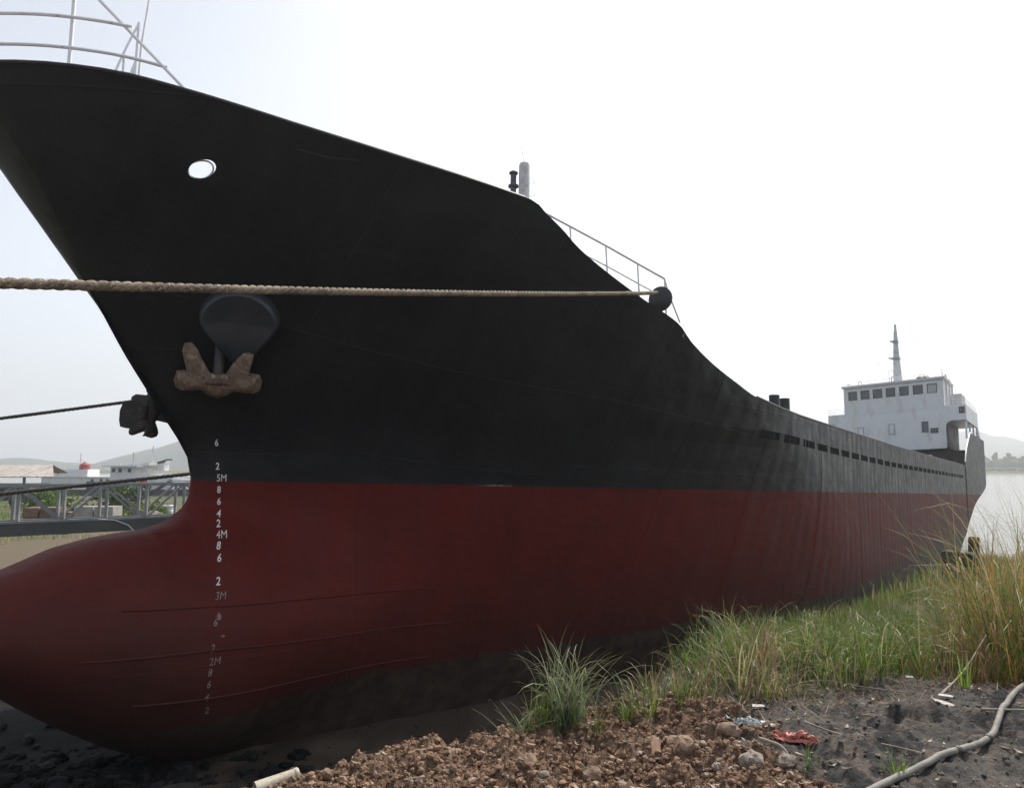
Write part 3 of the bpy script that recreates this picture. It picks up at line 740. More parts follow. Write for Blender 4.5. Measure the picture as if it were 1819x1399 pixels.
for i in range(4): v_.hbox(SF0-.06, SF0-.022, bv-.30+i*.19, bv-.27+i*.19, zv-.22, zv+.22)
for i in range(3): v_.hbox(SF0-.055, SF0-.024, bv-.30, bv+.30, zv-.22+i*.2, zv-.19+i*.2)
v_.build('vent_grille', M['frame_grey'], house)
v_ = HB(); v_.hbox(SF0-.04, SF0-.003, 5.38, 5.80, 11.42, 11.96); vo = v_.build('side_light_box', M['black'], house)
v_ = HB(); v_.hbox(SF0-.04, SF0+.3, -4.95, -4.75, 10.5, 11.2); v_.build('side_light_box', M['black'], house)
for k in range(3): HB().hbox(SF0-.07, SF0-.045, 5.46+k*.13, 5.51+k*.13, 11.5, 11.9).build('light_slat', M['frame_grey'], vo)
# recess behind the wing: side wall with soot and painted-in shade, and door
d2 = HB(); d2.hbox(73.2, 74.0, 4.36, 4.385, 8.65, 10.5); d2.build('side_door', M['darksteel'], house)
# wing railings
def railing(pts, h, name='wing_railing', nst=None, parent=house):
    m = MB()
    m.tube([H(a, b, z+h) for a, b, z in pts], .022, 5); m.tube([H(a, b, z+h*.5) for a, b, z in pts], .016, 5)
    for (a0, b0, z0), (a1, b1, z1) in zip(pts, pts[1:]):
        L = math.hypot(a1-a0, b1-b0); k = max(1, int(L/1.1))
        for i in range(k+1): t = i/k; m.tube([H(lerp(a0,a1,t), lerp(b0,b1,t), z0), H(lerp(a0,a1,t), lerp(b0,b1,t), z0+h)], .016, 5)
    return m.build(name, M['rail_white'], parent, smooth=True)
railing([(72.1,4.4,12.15),(72.1,5.84,12.15),(81.9,5.84,12.15)], .5); railing([(72.1,-3.7,12.15),(72.1,-5.0,12.15),(81.9,-5.0,12.15)], .5)
railing([(72.0,-3.6,14.58),(72.0,4.3,14.58),(78,4.3,14.58)], .42, 'roof_railing')
# pipes and ladder beside the wheelhouse
m = MB(); m.tube([H(73.2,4.42,12.1), H(73.2,4.42,15.0)], .07, 8); m.tube([H(74.6,4.50,12.1), H(74.6,4.50,14.7)], .05, 8); m.build('side_pipe', M['white'], house, smooth=True)
m = MB(); m.tube([H(75.4,4.6,12.1), H(75.4,4.6,14.3)], .04, 6); m.tube([H(75.9,4.6,12.1), H(75.9,4.6,14.3)], .04, 6)
for k in range(7): m.tube([H(75.4,4.6,12.3+k*.3), H(75.9,4.6,12.3+k*.3)], .02, 5)
m.build('ladder', M['white'], house, smooth=True)
f_ = HB(); f_.hbox(76.5, 79.5, 3.2, 5.2, 11.4, 13.6); f_.build('funnel_casing', M['white'], house)
# roof clutter
def gooseneck(s, b, z, h, r=.035, w=.25):
    P = [H(s, b, z), H(s, b, z+h)] + [H(s, b+w/2-w/2*math.cos(R(a)), z+h+w/2*math.sin(R(a))) for a in (40,80,120,160)] + [H(s, b+w, z+h-.1)]
    MB().tube(P, r, 6).build('gooseneck_pipe', M['white'], house, smooth=True)
gooseneck(73, -2.55, 14.58, .42); gooseneck(73, .02, 14.58, 1.15, .03, .35); gooseneck(72.4, .30, 14.58, .48, .05, .3); gooseneck(72.6, 2.5, 14.58, .42, .03, .35)
l_ = HB(); l_.hbox(72.5, 73, 2.25, 3.2, 14.60, 14.95); l_.build('light_box', M['white'], house)
for a, b in ((2.3, 2.6), (2.8, 3.0)): HB().hbox(72.47, 72.495, a, b, 14.69, 14.9).build('light_lens', M['black'], house)
m = MB(); m.lathe(H(72.6,-3.3,14.6), [(.03,0),(.03,.3),(.3,.33),(.02,.36)], 12); m.build('small_aerial', M['white'], house, smooth=True)
m = MB(); m.tube([H(73.5,4.1,14.6), H(73.5,4.1,15.6)], .02, 5); m.tube([H(74,4.3,14.6), H(74,4.3,15.3)], .02, 5); m.tube([H(73.5,3.7,15.4), H(73.5,4.4,15.5)], .015, 5); m.build('small_aerial', M['white'], house, smooth=True)
# main mast on the wheelhouse top
mast = empty('mast', H(73.5, .65, 14.58)); mast.parent = house
P0 = Vector(H(73.5, .62, 14.58))
m = MB()
def mring(z, w0, w1, d): return [(-d/2, w0, z), (d/2, w0, z), (d/2, w1, z), (-d/2, w1, z)]
lv = [(0,-.33,.36,.55),(1.7,-.30,.26,.45),(2.55,-.28,.20,.4),(4.1,-.2,.12,.3),(4.9,-.17,.10,.25)]
for z, a, b, d in lv: m.v += mring(z, a, b, d)
for i in range(len(lv)-1):
    for j in range(4): x = i*4+j; y = i*4+(j+1) % 4; m.f.append((x, y, y+4, x+4)); m.m.append(0)
m.f.append((0,1,2,3)); m.f.append((16,17,18,19)); m.m += [0,0]
m.build('mast_post', M['white'], mast)
for z, a, b in ((2.45,-.75,.25),(4.0,-.58,.15)):
    m = MB().prism([(a,z),(b,z),(b,z-.22),(-.2,z-.22)], -.3, .3, 'YZ'); m.build('mast_platform', M['frame_grey'], mast)
MB().tube([(0,-.05,5.5),(0,-.08,6.1)], .012, 5).build('whip_antenna', M['white'], mast)
MB().tube([(.0,.1,4.2),(0,.32,4.25),(0,.3,4.4)], .03, 5).build('light_bracket', M['white'], mast)
m = MB(); m.tube([(0,-.03,4.85),(0,-.03,5.5)], .11, 8); m.build('masthead_light', M['white'], mast, smooth=True)
for z, y in ((5.0, 1.45),(3.85,1.5),(2.7,1.5),(4.75,-1.6),(3.2,-1.6),(2.0,-1.6)):
    MB().box((0, y, z), (.08,.14,.05)).tube([(0,0,z-.05),(0,y,z)], .006, 4).build('mast_aerial', M['frame_grey'], mast)
# ------------------------------------------------------------------ ground: one sheet, fine near the camera, wide to the horizon
UX, UY = math.sin(AX), math.cos(AX); NX, NY = math.cos(AX), -math.sin(AX)
WATER = -1.35
def so(x, y): return x*UX + y*UY, x*NX + y*NY
def vnoise(X, Y, sc, seed=0, octv=4, ro=.5):
    """value noise on numpy arrays"""
    tot = np.zeros_like(X); amp = 1; A = 0
    for k in range(octv):
        x = X*sc + seed*17.3 + k*31.7; y = Y*sc - seed*9.1 + k*11.3
        xi = np.floor(x).astype(np.int64); yi = np.floor(y).astype(np.int64); fx = x-xi; fy = y-yi; fx = fx*fx*(3-2*fx); fy = fy*fy*(3-2*fy)
        def h(a, b):
            n = (a*374761393 + b*668265263 + seed*69069 + k*7919) & 0xffffffff
            n = ((n ^ (n >> 13))*1274126177) & 0xffffffff; n = n ^ (n >> 16); return (n & 0xffff)/65535.0
        v = (h(xi,yi)*(1-fx) + h(xi+1,yi)*fx)*(1-fy) + (h(xi,yi+1)*(1-fx) + h(xi+1,yi+1)*fx)*fy
        tot += (v-.5)*amp; A += amp; amp *= ro; sc *= 2.03
    return tot
def sstep(x): x = np.clip(x, 0, 1); return x*x*(3-2*x)
def ground_parts(X, Y):
    s = X*UX + Y*UY; o = X*NX + Y*NY
    beach = .42 - .026*np.clip(s, -5, 90)
    beach = beach + .10*vnoise(X, Y, .7, 3) + .06*vnoise(X, Y, 3., 4, 5, .6)
    # heap of dark rubble beside the bulb
    heap = np.exp(-(((X+8.2)/3.2)**2 + ((Y-9.6)/2.2)**2))
    beach = beach + .55*heap + .30*heap*vnoise(X, Y, 1.6, 8)
    # bank edge
    oe = np.interp(s, [-50,2.6,3.2,3.9,4.8,6.5,9,14,30,60], [-3.35,-3.32,-3.1,-2.7,-2.45,-2.5,-2.9,-3.5,-3.9,-4.2]) + .22*vnoise(X, Y, 1.1, 5)
    slope_w = np.interp(s, [0,3,6,12], [1.3,1.5,1.9,2.2])
    bank = sstep((o-oe)/slope_w + 1)
    top = np.interp(s, [-20,6.5,8.5,14,25,42,55,70], [3.52,3.50,3.15,2.35,1.45,.35,-.8,-2.6])
    top = top + .06*vnoise(X, Y, .6, 6)
    near = np.exp(-((X-.6)**2+(Y-4.)**2)/40.)
    return s, o, beach, bank, top, near
def pile_mask(X, Y):
    """crumbly red-brown spoil heap along the foreground"""
    xr = np.interp(Y, [2.5,3.4,3.9,4.3,4.8,5.2], [1.45,1.45,1.6,1.75,1.6,1.3])
    m = sstep((xr - X + .5*vnoise(X, Y, 3., 77))/.4) * sstep((5.35 - Y + .25*X)/.35)
    return m
def ground_z(X, Y):
    X = np.asarray(X, float); Y = np.asarray(Y, float)
    s, o, beach, bank, top, near = ground_parts(X, Y)
    pm = pile_mask(X, Y)
    rough = .07*vnoise(X, Y, 2.2, 11) + .035*vnoise(X, Y, 9., 12) + .07*np.abs(vnoise(X, Y, 5.5, 17, 5, .65)) + .10*np.exp(-(((X-2.75)/.35)**2+((Y-4.95)/.16)**2))*(1+2*vnoise(X, Y, 7., 19))
    clod = np.abs(vnoise(X, Y, 5., 13, 3, .6))
    top = top + near*rough + pm*(-.03 + .15*vnoise(X, Y, 1.5, 14, 3) + .10*clod + .08*np.abs(vnoise(X, Y, 16., 15, 3, .6)))
    z = beach*(1-bank) + top*bank
    # left hinterland rises gently; river beyond
    land = sstep((-(o) - 20 - np.clip(s-30, 0, 400)*.25)/10.)      # starboard-side yard
    yard = 1.05 - 2.6*sstep((Y-108)/12.)
    z = z*(1-land) + yard*land
    riv = sstep((s-62)/12.) * sstep((o + 30 + np.clip(s-80, 0, 600)*.9)/10.)
    z = z*(1-riv) + (-3.0)*riv
    far = sstep((Y + .05*X - 745)/30.)
    z = np.where(far > 0, z*(1-far) + (.1 + .003*(Y-745))*far, z)
    return z
def axis(lo, hi, step, L0, L1, g=1.12):
    c = list(np.arange(lo, hi, step)); d = step
    a = [c[0]]; 
    while a[-1] > L0: d *= g; a.append(a[-1]-d)
    d = step; b = [c[-1]]
    while b[-1] < L1: d *= g; b.append(b[-1]+d)
    return np.array(a[::-1][:-1] + c + b[1:])
gx = axis(-2.2, 5.4, .022, -2400, 3000, 1.07); gy = axis(3.3, 7.8, .022, -60, 2700, 1.07)
GX, GY = np.meshgrid(gx, gy); GZ = ground_z(GX, GY)
me = bpy.data.meshes.new('ground'); nx_, ny_ = len(gx), len(gy)
me.vertices.add(nx_*ny_); me.vertices.foreach_set('co', np.stack([GX, GY, GZ], -1).ravel().astype(np.float32))
ii, jj = np.meshgrid(np.arange(ny_-1), np.arange(nx_-1), indexing='ij'); a_ = (ii*nx_+jj).ravel()
q_ = np.stack([a_, a_+1, a_+nx_+1, a_+nx_], -1).astype(np.int32)
me.loops.add(q_.size); me.loops.foreach_set('vertex_index', q_.ravel()); me.polygons.add(len(q_)); me.polygons.foreach_set('loop_start', np.arange(0, q_.size, 4, dtype=np.int32)); me.polygons.foreach_set('loop_total', np.full(len(q_), 4, dtype=np.int32))
me.update(); me.polygons.foreach_set('use_smooth', [True]*len(q_))
# colours of the soil itself, by place
def mixc(a, b, m): return a*(1-m[..., None]) + np.array(b)*m[..., None]
s_, o_, be_, bk_, tp_, nr_ = ground_parts(GX, GY)
n1 = vnoise(GX, GY, 1.3, 21); n2 = vnoise(GX, GY, 7., 22); n3 = vnoise(GX, GY, 26., 23)
colr = np.ones(GX.shape+(3,))*np.array([.125,.098,.076])                    # beach mud
colr = mixc(colr, (.08,.062,.048), sstep((n1+.15)*3))
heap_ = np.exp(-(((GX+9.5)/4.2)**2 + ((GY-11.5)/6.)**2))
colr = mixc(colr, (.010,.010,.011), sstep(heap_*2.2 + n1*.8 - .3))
colr = mixc(colr, (.092,.085,.078), sstep((bk_-.25)*3))                      # dark ashy bank top
colr = mixc(colr, (.036,.035,.036), sstep((bk_-.25)*3)*sstep(n1*5+.5+n2*2.5))
colr = mixc(colr, (.15,.125,.105), sstep((bk_-.25)*3)*sstep((n2+n3*.7-.12)*5)*.8)
pmk = pile_mask(GX, GY)*sstep((bk_-.1)*4)
pc = mixc(np.ones(GX.shape+(3,))*np.array([.205,.130,.088]), (.14,.085,.056), sstep(n2*3+.5)); pc = mixc(pc, (.27,.185,.13), sstep((n3-.05)*6)*.7)
colr = colr*(1-pmk[..., None]) + pc*pmk[..., None]
yard = sstep((-o_ - 18)/8.)
yc = mixc(np.ones(GX.shape+(3,))*np.array([.12,.098,.068]), (.05,.08,.022), sstep(vnoise(GX, GY, .12, 31)*4+.35+n1*.8))
colr = colr*(1-yard[..., None]) + yc*yard[..., None]
ca = me.color_attributes.new('col', 'FLOAT_COLOR', 'POINT'); ca.data.foreach_set('color', np.concatenate([colr, np.ones(GX.shape+(1,))], -1).ravel().astype(np.float32))
gmat = attr_mat('soil', .95, .15)
t = gmat.node_tree; bs_ = t.nodes['Principled BSDF']; nz = t.nodes.new('ShaderNodeTexNoise'); nz.inputs['Scale'].default_value = 45; nz.inputs['Detail'].default_value = 8; nz.inputs['Roughness'].default_value = .7
tc = t.nodes.new('ShaderNodeTexCoord'); t.links.new(tc.outputs['Object'], nz.inputs['Vector'])
nz2 = t.nodes.new('ShaderNodeTexNoise'); nz2.inputs['Scale'].default_value = 9; nz2.inputs['Detail'].default_value = 8; t.links.new(tc.outputs['Object'], nz2.inputs['Vector'])
mr_ = t.nodes.new('ShaderNodeMapRange'); mr_.inputs['From Min'].default_value = .3; mr_.inputs['From Max'].default_value = .7; mr_.inputs['To Min'].default_value = .6; mr_.inputs['To Max'].default_value = 1.4; t.links.new(nz.outputs['Fac'], mr_.inputs['Value'])
mm_ = t.nodes.new('ShaderNodeVectorMath'); mm_.operation = 'SCALE'; at_ = [n for n in t.nodes if n.type == 'ATTRIBUTE'][0]
t.links.new(at_.outputs['Color'], mm_.inputs[0]); t.links.new(mr_.outputs[0], mm_.inputs['Scale']); t.links.new(mm_.outputs[0], bs_.inputs['Base Color'])
ad = t.nodes.new('ShaderNodeMath'); t.links.new(nz.outputs['Fac'], ad.inputs[0]); t.links.new(nz2.outputs['Fac'], ad.inputs[1])
bp = t.nodes.new('ShaderNodeBump'); bp.inputs['Strength'].default_value = 1; bp.inputs['Distance'].default_value = .028; t.links.new(ad.outputs[0], bp.inputs['Height']); t.links.new(bp.outputs[0], bs_.inputs['Normal'])
me.materials.append(gmat)
go = bpy.data.objects.new('ground', me); C.objects.link(go); tag(go, kind='structure')
# river
wm = bpy.data.materials.new('river_water'); wm.use_nodes = True; t = wm.node_tree; b = t.nodes['Principled BSDF']
b.inputs['Base Color'].default_value = (.16,.16,.14,1); b.inputs['Roughness'].default_value = .12; b.inputs['IOR'].default_value = 1.33
tc = t.nodes.new('ShaderNodeTexCoord'); mp = t.nodes.new('ShaderNodeMapping'); mp.inputs['Scale'].default_value = (.03,.30,1); t.links.new(tc.outputs['Object'], mp.inputs[0])
nz = t.nodes.new('ShaderNodeTexNoise'); nz.inputs['Scale'].default_value = 1.; nz.inputs['Detail'].default_value = 6; nz.inputs['Roughness'].default_value = .6; t.links.new(mp.outputs[0], nz.inputs['Vector'])
bp = t.nodes.new('ShaderNodeBump'); bp.inputs['Strength'].default_value = .7; bp.inputs['Distance'].default_value = .5; t.links.new(nz.outputs['Fac'], bp.inputs['Height']); t.links.new(bp.outputs[0], b.inputs['Normal'])
wv = MB().add([(-600,30,WATER),(1500,30,WATER),(1500,800,WATER),(-600,800,WATER)], [(0,1,2,3)]).build('river_water', wm); tag(wv, kind='structure')
# ------------------------------------------------------------------ ropes
def strand_rope(name, pts, rad, pitch, step, mats, label, group=None, nseg=5):
    """three-strand laid rope along a smooth line"""
    P = [Vector(p) for p in pts]; L = [0]
    for a, b in zip(P, P[1:]): L.append(L[-1] + (b-a).length)
    N = int(L[-1]/step)+1
    cs = [np.interp(np.linspace(0, L[-1], N), L, [p[i] for p in P]) for i in range(3)]
    pos = np.stack(cs, -1); d = np.gradient(pos, axis=0); d /= np.linalg.norm(d, axis=1)[:, None]
    up = np.array([0, 0, 1.]); sx = np.cross(d, up); sx /= np.linalg.norm(sx, axis=1)[:, None]; sz = np.cross(sx, d)
    l = np.linspace(0, L[-1], N); rnd = np.random.RandomState(4)
    V = []; F = []
    for k in range(3):
        ph = l*2*np.pi/pitch + k*2*np.pi/3
        c = pos + (sx*np.cos(ph)[:, None] + sz*np.sin(ph)[:, None])*rad*.5
        # strand cross-section ring
        base = len(V)
        dd = np.gradient(c, axis=0); dd /= np.linalg.norm(dd, axis=1)[:, None]
        a = np.cross(dd, up); a /= np.linalg.norm(a, axis=1)[:, None]; b = np.cross(a, dd)
        rr = rad*.56*(1 + .10*rnd.randn(N)*.5)
        ring = []
        for j in range(nseg):
            t = 2*np.pi*j/nseg; ring.append(c + (a*np.cos(t) + b*np.sin(t))*rr[:, None])
        V += list(np.stack(ring, 1).reshape(-1, 3).tolist())
        for i in range(N-1):
            for j in range(nseg):
                x = base+i*nseg+j; y = base+i*nseg+(j+1) % nseg; F.append((x, y, y+nseg, x+nseg))
    m = MB(); m.v = [tuple(v) for v in V]; m.f = F; m.m = [0]*len(F)
    o = m.build(name, mats, None, smooth='all', fix=False); tag(o, label, 'rope', group); return o
def sagline(a, b, sag, n=24):
    a = Vector(a); b = Vector(b); return [a.lerp(b, t/n) - Vector((0,0,4*sag*(t/n)*(1-t/n))) for t in range(n+1)]
strand_rope('mooring_rope', sagline((-8.6,-3.1,4.80), (2.93,14.70,8.66), .15), .040, .27, .022, M['rope'],
            'thick tan twisted rope crossing in front of the black bow up to the deck roller', 'mooring ropes', 6)
strand_rope('mooring_rope', sagline((-32,16.2,3.6), (-6.25,21.6,7.72), .05), .05, .35, .06, M['darkrope'],
            'upper grey rope at left, running behind the far anchor', 'mooring ropes')
strand_rope('mooring_rope', sagline((-30,14.3,2.65), (-.55,30.3,6.30), .12), .065, .45, .07, M['darkrope'],
            'dark thick rope passing just above the grey gangway', 'mooring ropes')
# loose fibres standing off the near rope
fr_ = random.Random(2); fm_ = MB(); ln = sagline((-8.6,-3.1,4.80), (2.93,14.70,8.66), .15, 200)
for k in range(420):
    t = fr_.uniform(.42, .98)*200; i = int(t); p = ln[i].lerp(ln[min(200, i+1)], t-i); a = fr_.uniform(0, 6.28); d = Vector((math.cos(a)*.8, -math.cos(a)*.5, math.sin(a))); q = p + d*.036; e = q + d*fr_.uniform(.006,.022) + Vector((.5,.8,.1))*fr_.uniform(-.02,.02)
    fm_.tube([q, q.lerp(e,.5)+d*.003, e], [.0012,.001,.0005], 3, cap=False)
rope0 = [o_ for o_ in bpy.data.objects if o_.name == 'mooring_rope'][0]
fb_ = fm_.build('frayed_fibre', M['rope'], rope0, fix=False); fb_['kind'] = 'stuff'
# ------------------------------------------------------------------ girder gangway behind the bow
gw = empty('truss_gangway', (-14.6,25.6,3.0), (0,0,0), 'long grey steel truss gangway reaching behind the red bulb', 'gangway')
G0 = Vector((-18.4, 22.55, 0)); GD = Vector((.753, .658, 0)).normalized(); GN = Vector((-.658, .753, 0)); GL = 13.8
def gp(l, w_, z): return G0 + GD*l + GN*w_ + Vector((0,0,z)) - Vector(gw.location)
ZB, ZT = 3.33, 4.53
def gbar(name, a, b, wx, wz, m='galv'): return MB().bar(a, b, wx, wz).build(name, M[m], gw)
for w_ in (0, 1.0):
    gbar('top_chord', gp(0,w_,ZT), gp(GL,w_,ZT), .09, .09)
    gbar('bottom_chord', gp(0,w_,ZB+.02), gp(GL,w_,ZB+.02), .10, .08)
    gbar('deck_girder', gp(0,w_,ZB-.23), gp(GL,w_,ZB-.23), .12, .38, 'beam')
    k = 0; l = .35
    while l < GL-.2:
        gbar('post', gp(l,w_,ZB+.06), gp(l,w_,ZT-.045), .09, .09)
        if l + 1.3 < GL:
            a, b = (l+.08, l+1.22) if k % 2 else (l+1.22, l+.08)
            gbar('diagonal', gp(a,w_,ZB+.08), gp(b,w_,ZT-.05), .07, .07)
        k += 1; l += 1.3
for k in range(9): gbar('cross_beam', gp(.8+k*1.6,.07,ZB-.1), gp(.8+k*1.6,.93,ZB-.1), .08, .1, 'beam')
MB().box((0,0,0), (GL,.84,.03), Matrix.Rotation(math.atan2(GD.y, GD.x), 3, 'Z')).build('walkway', M['deck'], gw, loc=gp(GL/2,.5,ZB+.0))
MB().tube([gp(5.3,-.1,ZB+.03), gp(5.8,-.12,ZB-.02), gp(6.25,-.14,ZB-.22), gp(6.5,-.15,ZB-.5)], .012, 5).build('loose_cable', M['rail_white'], gw)
for l in (2.0, 12.9):
    gbar('trestle', gp(l,.1,ZB-.42), gp(l,.1,1.0), .14, .14, 'beam'); gbar('trestle', gp(l,.9,ZB-.42), gp(l,.9,1.0), .14, .14, 'beam')
# ------------------------------------------------------------------ yard behind: shed, machines, block stacks, ships
M['shedroof'] = mat('shed_roof', (.40,.37,.34), .7, col2=(.3,.27,.24), scale=.6)
M['cream'] = mat('cream_wall', (.55,.52,.40), .8)
M['shipwhite'] = mat('far_ship_white', (.62,.63,.64), .6, col2=(.45,.40,.36), scale=1.2, lo=.5, hi=.8)
M['shipred'] = mat('far_ship_red', (.32,.05,.06), .6)
M['shipdark'] = mat('far_hull', (.03,.035,.04), .6, col2=(.06,.05,.045), scale=.3)
M['brick'] = mat('brick_block', (.20,.12,.085), .9, col2=(.13,.085,.06), scale=2.)
M['conc'] = mat('concrete_block', (.30,.29,.27), .9, col2=(.2,.19,.18), scale=1.)
YG = 1.12
sh = empty('open_shed', (-64.5,96,YG), (0,0,R(8)), 'open shed with a ribbed pale roof on dark posts at far left', 'shed')
MB().prism([(-10,2.75),(-10,2.85),(6.4,2.85),(6.4,2.75)], -3.4, -3.2, 'XZ').build('eaves_beam', M['frame'], sh)
rf = MB(); rf.add([(-10,-3.6,2.85),(6.6,-3.6,2.85),(3.4,3.2,4.35),(-10,3.2,4.35)], [(0,1,2,3)]); rf.add([(-10,-3.6,2.78),(6.6,-3.6,2.78),(3.4,3.2,4.28),(-10,3.2,4.28)], [(3,2,1,0)])
rf.add([(-10,3.2,4.35),(3.4,3.2,4.35),(3.4,8,3.2),(-10,8,3.2)], [(0,1,2,3)]); rf.add([(-10,-3.6,2.78),(6.6,-3.6,2.78),(6.6,-3.6,2.85),(-10,-3.6,2.85)], [(0,1,2,3)])
roof = rf.build('roof', M['shedroof'], sh)
rb = MB()
for k in range(17): x = -9.6+k*.95; rb.bar((x,-3.6,2.89), (x if x < 3.4 else 3.4,3.2,4.39), .10, .08)
rb.build('roof_rib', M['shedroof'], roof)
for x in (-9,-4.6,-.6,3.0): MB().box((x,-3.2,1.37), (.25,.25,2.75)).build('post', M['frame'], sh)
MB().box((-7.8,-1,1.3), (5.2,3,2.6)).build('store_wall', M['cream'], sh)
MB().box((-1.,4,.95), (8,.2,1.9)).build('rear_wall', M['conc'], sh)
mc = empty('yard_loader', (-50.5,78,YG), (0,0,R(10)), 'dark wheeled loader parked left of the block stacks', 'loader')
MB().prism([(-1.5,.4),(1.4,.4),(1.5,1.0),(.5,1.1),(.3,1.9),(-.8,1.9),(-1.0,1.2),(-1.5,1.1)], -.7, .7, 'XZ').build('body', M['darksteel'], mc)
for x in (-1.0,.95):
    for y in (-.85,.85): MB().lathe((x,y,.5), [(.1,-.16),(.46,-.15),(.5,-.08),(.5,.08),(.46,.15),(.1,.16)], 16, 'Y').build('wheel', M['black'], mc, smooth=True)
MB().prism([(1.7,.25),(2.5,.2),(2.3,.9),(1.9,1.1)], -.8, .8, 'XZ').build('bucket', M['rust'], mc); MB().bar((.9,.0,1.0), (1.9,0,.7), .5, .14).build('arm', M['darksteel'], mc)
rnd = random.Random(7)
def block_stack(name, x, y, w_, d_, h_, rows_, m, label, cat, ang=0):
    r_ = empty(name, (x, y, float(ground_z(x, y))-.02), (0,0,ang), label, cat)
    hh = h_/rows_; n_ = max(2, int(w_/.95))
    for i in range(rows_):
        mb = MB()
        for k in range(n_):
            if i == rows_-1 and rnd.random() < .25: continue
            ww = w_/n_; mb.box((-w_/2+ww*(k+.5)+rnd.uniform(-.03,.03), rnd.uniform(-.1,.1), hh*(i+.5)), (ww*.94, d_, hh*.93), Matrix.Rotation(rnd.uniform(-.03,.03), 3, 'Z'))
        mb.build('course', M[m], r_)
    return r_
block_stack('brick_stack', -31.6, 52.5, 4.4, 1.6, 1.35, 4, 'brick', 'reddish brown stack of stone blocks seen through the girders', 'stack', .1)
block_stack('concrete_stack', -28.2, 51.0, 2.6, 1.4, 1.5, 2, 'conc', 'pale concrete blocks stacked right of the brown blocks', 'stack', .05)
block_stack('sleeper_stack', -28.8, 47.0, 3.2, 1.4, .55, 2, 'rust', 'low brown pile of beams in front of the stone blocks', 'stack', -.1)
# far ships
def far_ship(loc, rz, label, L, hull_h, deckhouse, red=None):
    r_ = empty('moored_ship', loc, (0,0,rz), label, 'ship', 'ships laid up beyond the yard')
    m = MB(); secs = [(-L/2, .75), (-L/2+2, 1), (L/2-6, 1), (L/2-2, .55), (L/2+1, .03)]
    for x, f in secs:
        lift = .0 if x < L/2-6 else (x-(L/2-6))*.12
        for y, z in ((-4*f*.6,-1.5),(-4*f,0),(-4.2*f,hull_h+lift),(4.2*f,hull_h+lift),(4*f,0),(4*f*.6,-1.5)): m.v.append((x,y,z))
    for i in range(len(secs)-1):
        for j in range(6): a = i*6+j; b = i*6+(j+1) % 6; m.f.append((a,b,b+6,a+6)); m.m.append(0)
    m.f.append((0,1,2,3,4,5)); m.f.append(tuple(24+j for j in range(6))); m.m += [0,0]
    m.build('hull', M['shipdark'], r_)
    return r_
f1 = far_ship((-93,158,-.6), R(4), 'white laid-up ship with a red funnel, behind the open shed', 42, 2.1, None)
def fb(p, name, c, d, m): return MB().box(c, d).build(name, M[m], p)
fb(f1,'deckhouse',(3.5,0,2.9),(17,6,1.6),'shipwhite'); h1 = fb(f1,'upper_house',(-.5,0,4.5),(9,5.2,1.6),'shipwhite'); fb(f1,'boat_deck',(3.5,0,3.74),(19,7,.08),'shipwhite')
f_ = MB().lathe((2.6,-1,3.7), [(.05,0),(1.15,.05),(1.0,2.6),(.5,2.9),(.3,3.1),(.05,3.2)], 14).build('funnel', M['shipred'], f1, smooth=True)
for x in (-3.5,-1.9,5.2,7,9): fb(h1 if x < 3 else f1,'porthole',(x,-2.62 if x < 3 else -3.02,4.7 if x < 3 else 3.0),(.55,.06,.6),'black')
MB().tube([(1.2,0,5.2),(1.2,0,8.6)], .12, 6).tube([(.4,0,7.2),(2.0,0,7.2)], .05, 5).build('mast', M['shipwhite'], f1); MB().tube([(9.3,0,2.2),(9.3,0,6.6)], .18, 6).build('derrick_post', M['shipwhite'], f1)
m = MB()
for z in (5.1,5.7): m.tube([(9,-3,z),(17,-3,z),(17,3,z)], .05, 4)
for x in (9,11,13,15,17): m.tube([(x,-3,2.2),(x,-3,5.7)], .06, 4)
m.build('gallows_frame', M['frame_grey'], f1)
fb(f1,'hatch',(13.5,0,2.6),(6,5,1.0),'conc')
f2 = far_ship((-64,128,-.6), R(-18), 'white laid-up ship with a broad wheelhouse roof, in front of the big hill', 34, 2.0, None)
fb(f2,'deckhouse',(-.6,0,2.8),(7.4,6,2.3),'shipwhite'); h2 = fb(f2,'wheelhouse',(-1.2,0,4.9),(5.4,5.0,1.9),'shipwhite'); fb(f2,'wheelhouse_roof',(-1.2,0,5.92),(7.6,6.6,.22),'shipwhite'); fb(f2,'upper_roof',(1.6,0,6.25),(4.4,4,.45),'shipwhite')
for x in (-3.2,-1.8,.2): fb(h2,'porthole',(x,-2.53,5.2),(.7,.06,.6),'black')
MB().prism([(4.0,5.2),(5.6,5.2),(5.6,6.4),(6.2,6.9),(4.2,6.6)], -.6, .6, 'XZ').build('funnel', M['shipwhite'], f2); MB().prism([(4.1,6.6),(6.3,7.15),(5.6,6.5),(4.3,6.3)], -.62, .62, 'XZ').build('funnel_cap', M['black'], f2)
fb(f2,'black_bulwark',(-3.2,-4.3,2.6),(7.6,.15,1.5),'black'); fb(f2,'lifebuoy_locker',(4.3,-3.6,2.9),(.9,.6,1.3),'shipred')
MB().tube([(-1.6,0,6),(-1.6,0,8.4)], .07, 5).build('mast', M['frame_grey'], f2); MB().tube([(2.6,0,6.4),(2.6,0,9.4)], .10, 5).build('mast', M['shipwhite'], f2)
m = MB()
for z in (3.2,3.8,4.4): m.tube([(5,-4,z+1.0),(9,-4,z+.3),(15,-4,z-.5)], .06, 4)
for k in range(6): m.tube([(5.5+k*1.9,-4,2),(5.5+k*1.9,-4,5.1-k*.35)], .05, 4)
m.build('deck_railing', M['shipwhite'], f2); fb(f2,'side_house',(7,0,3.2),(5,5,2.2),'shipwhite')
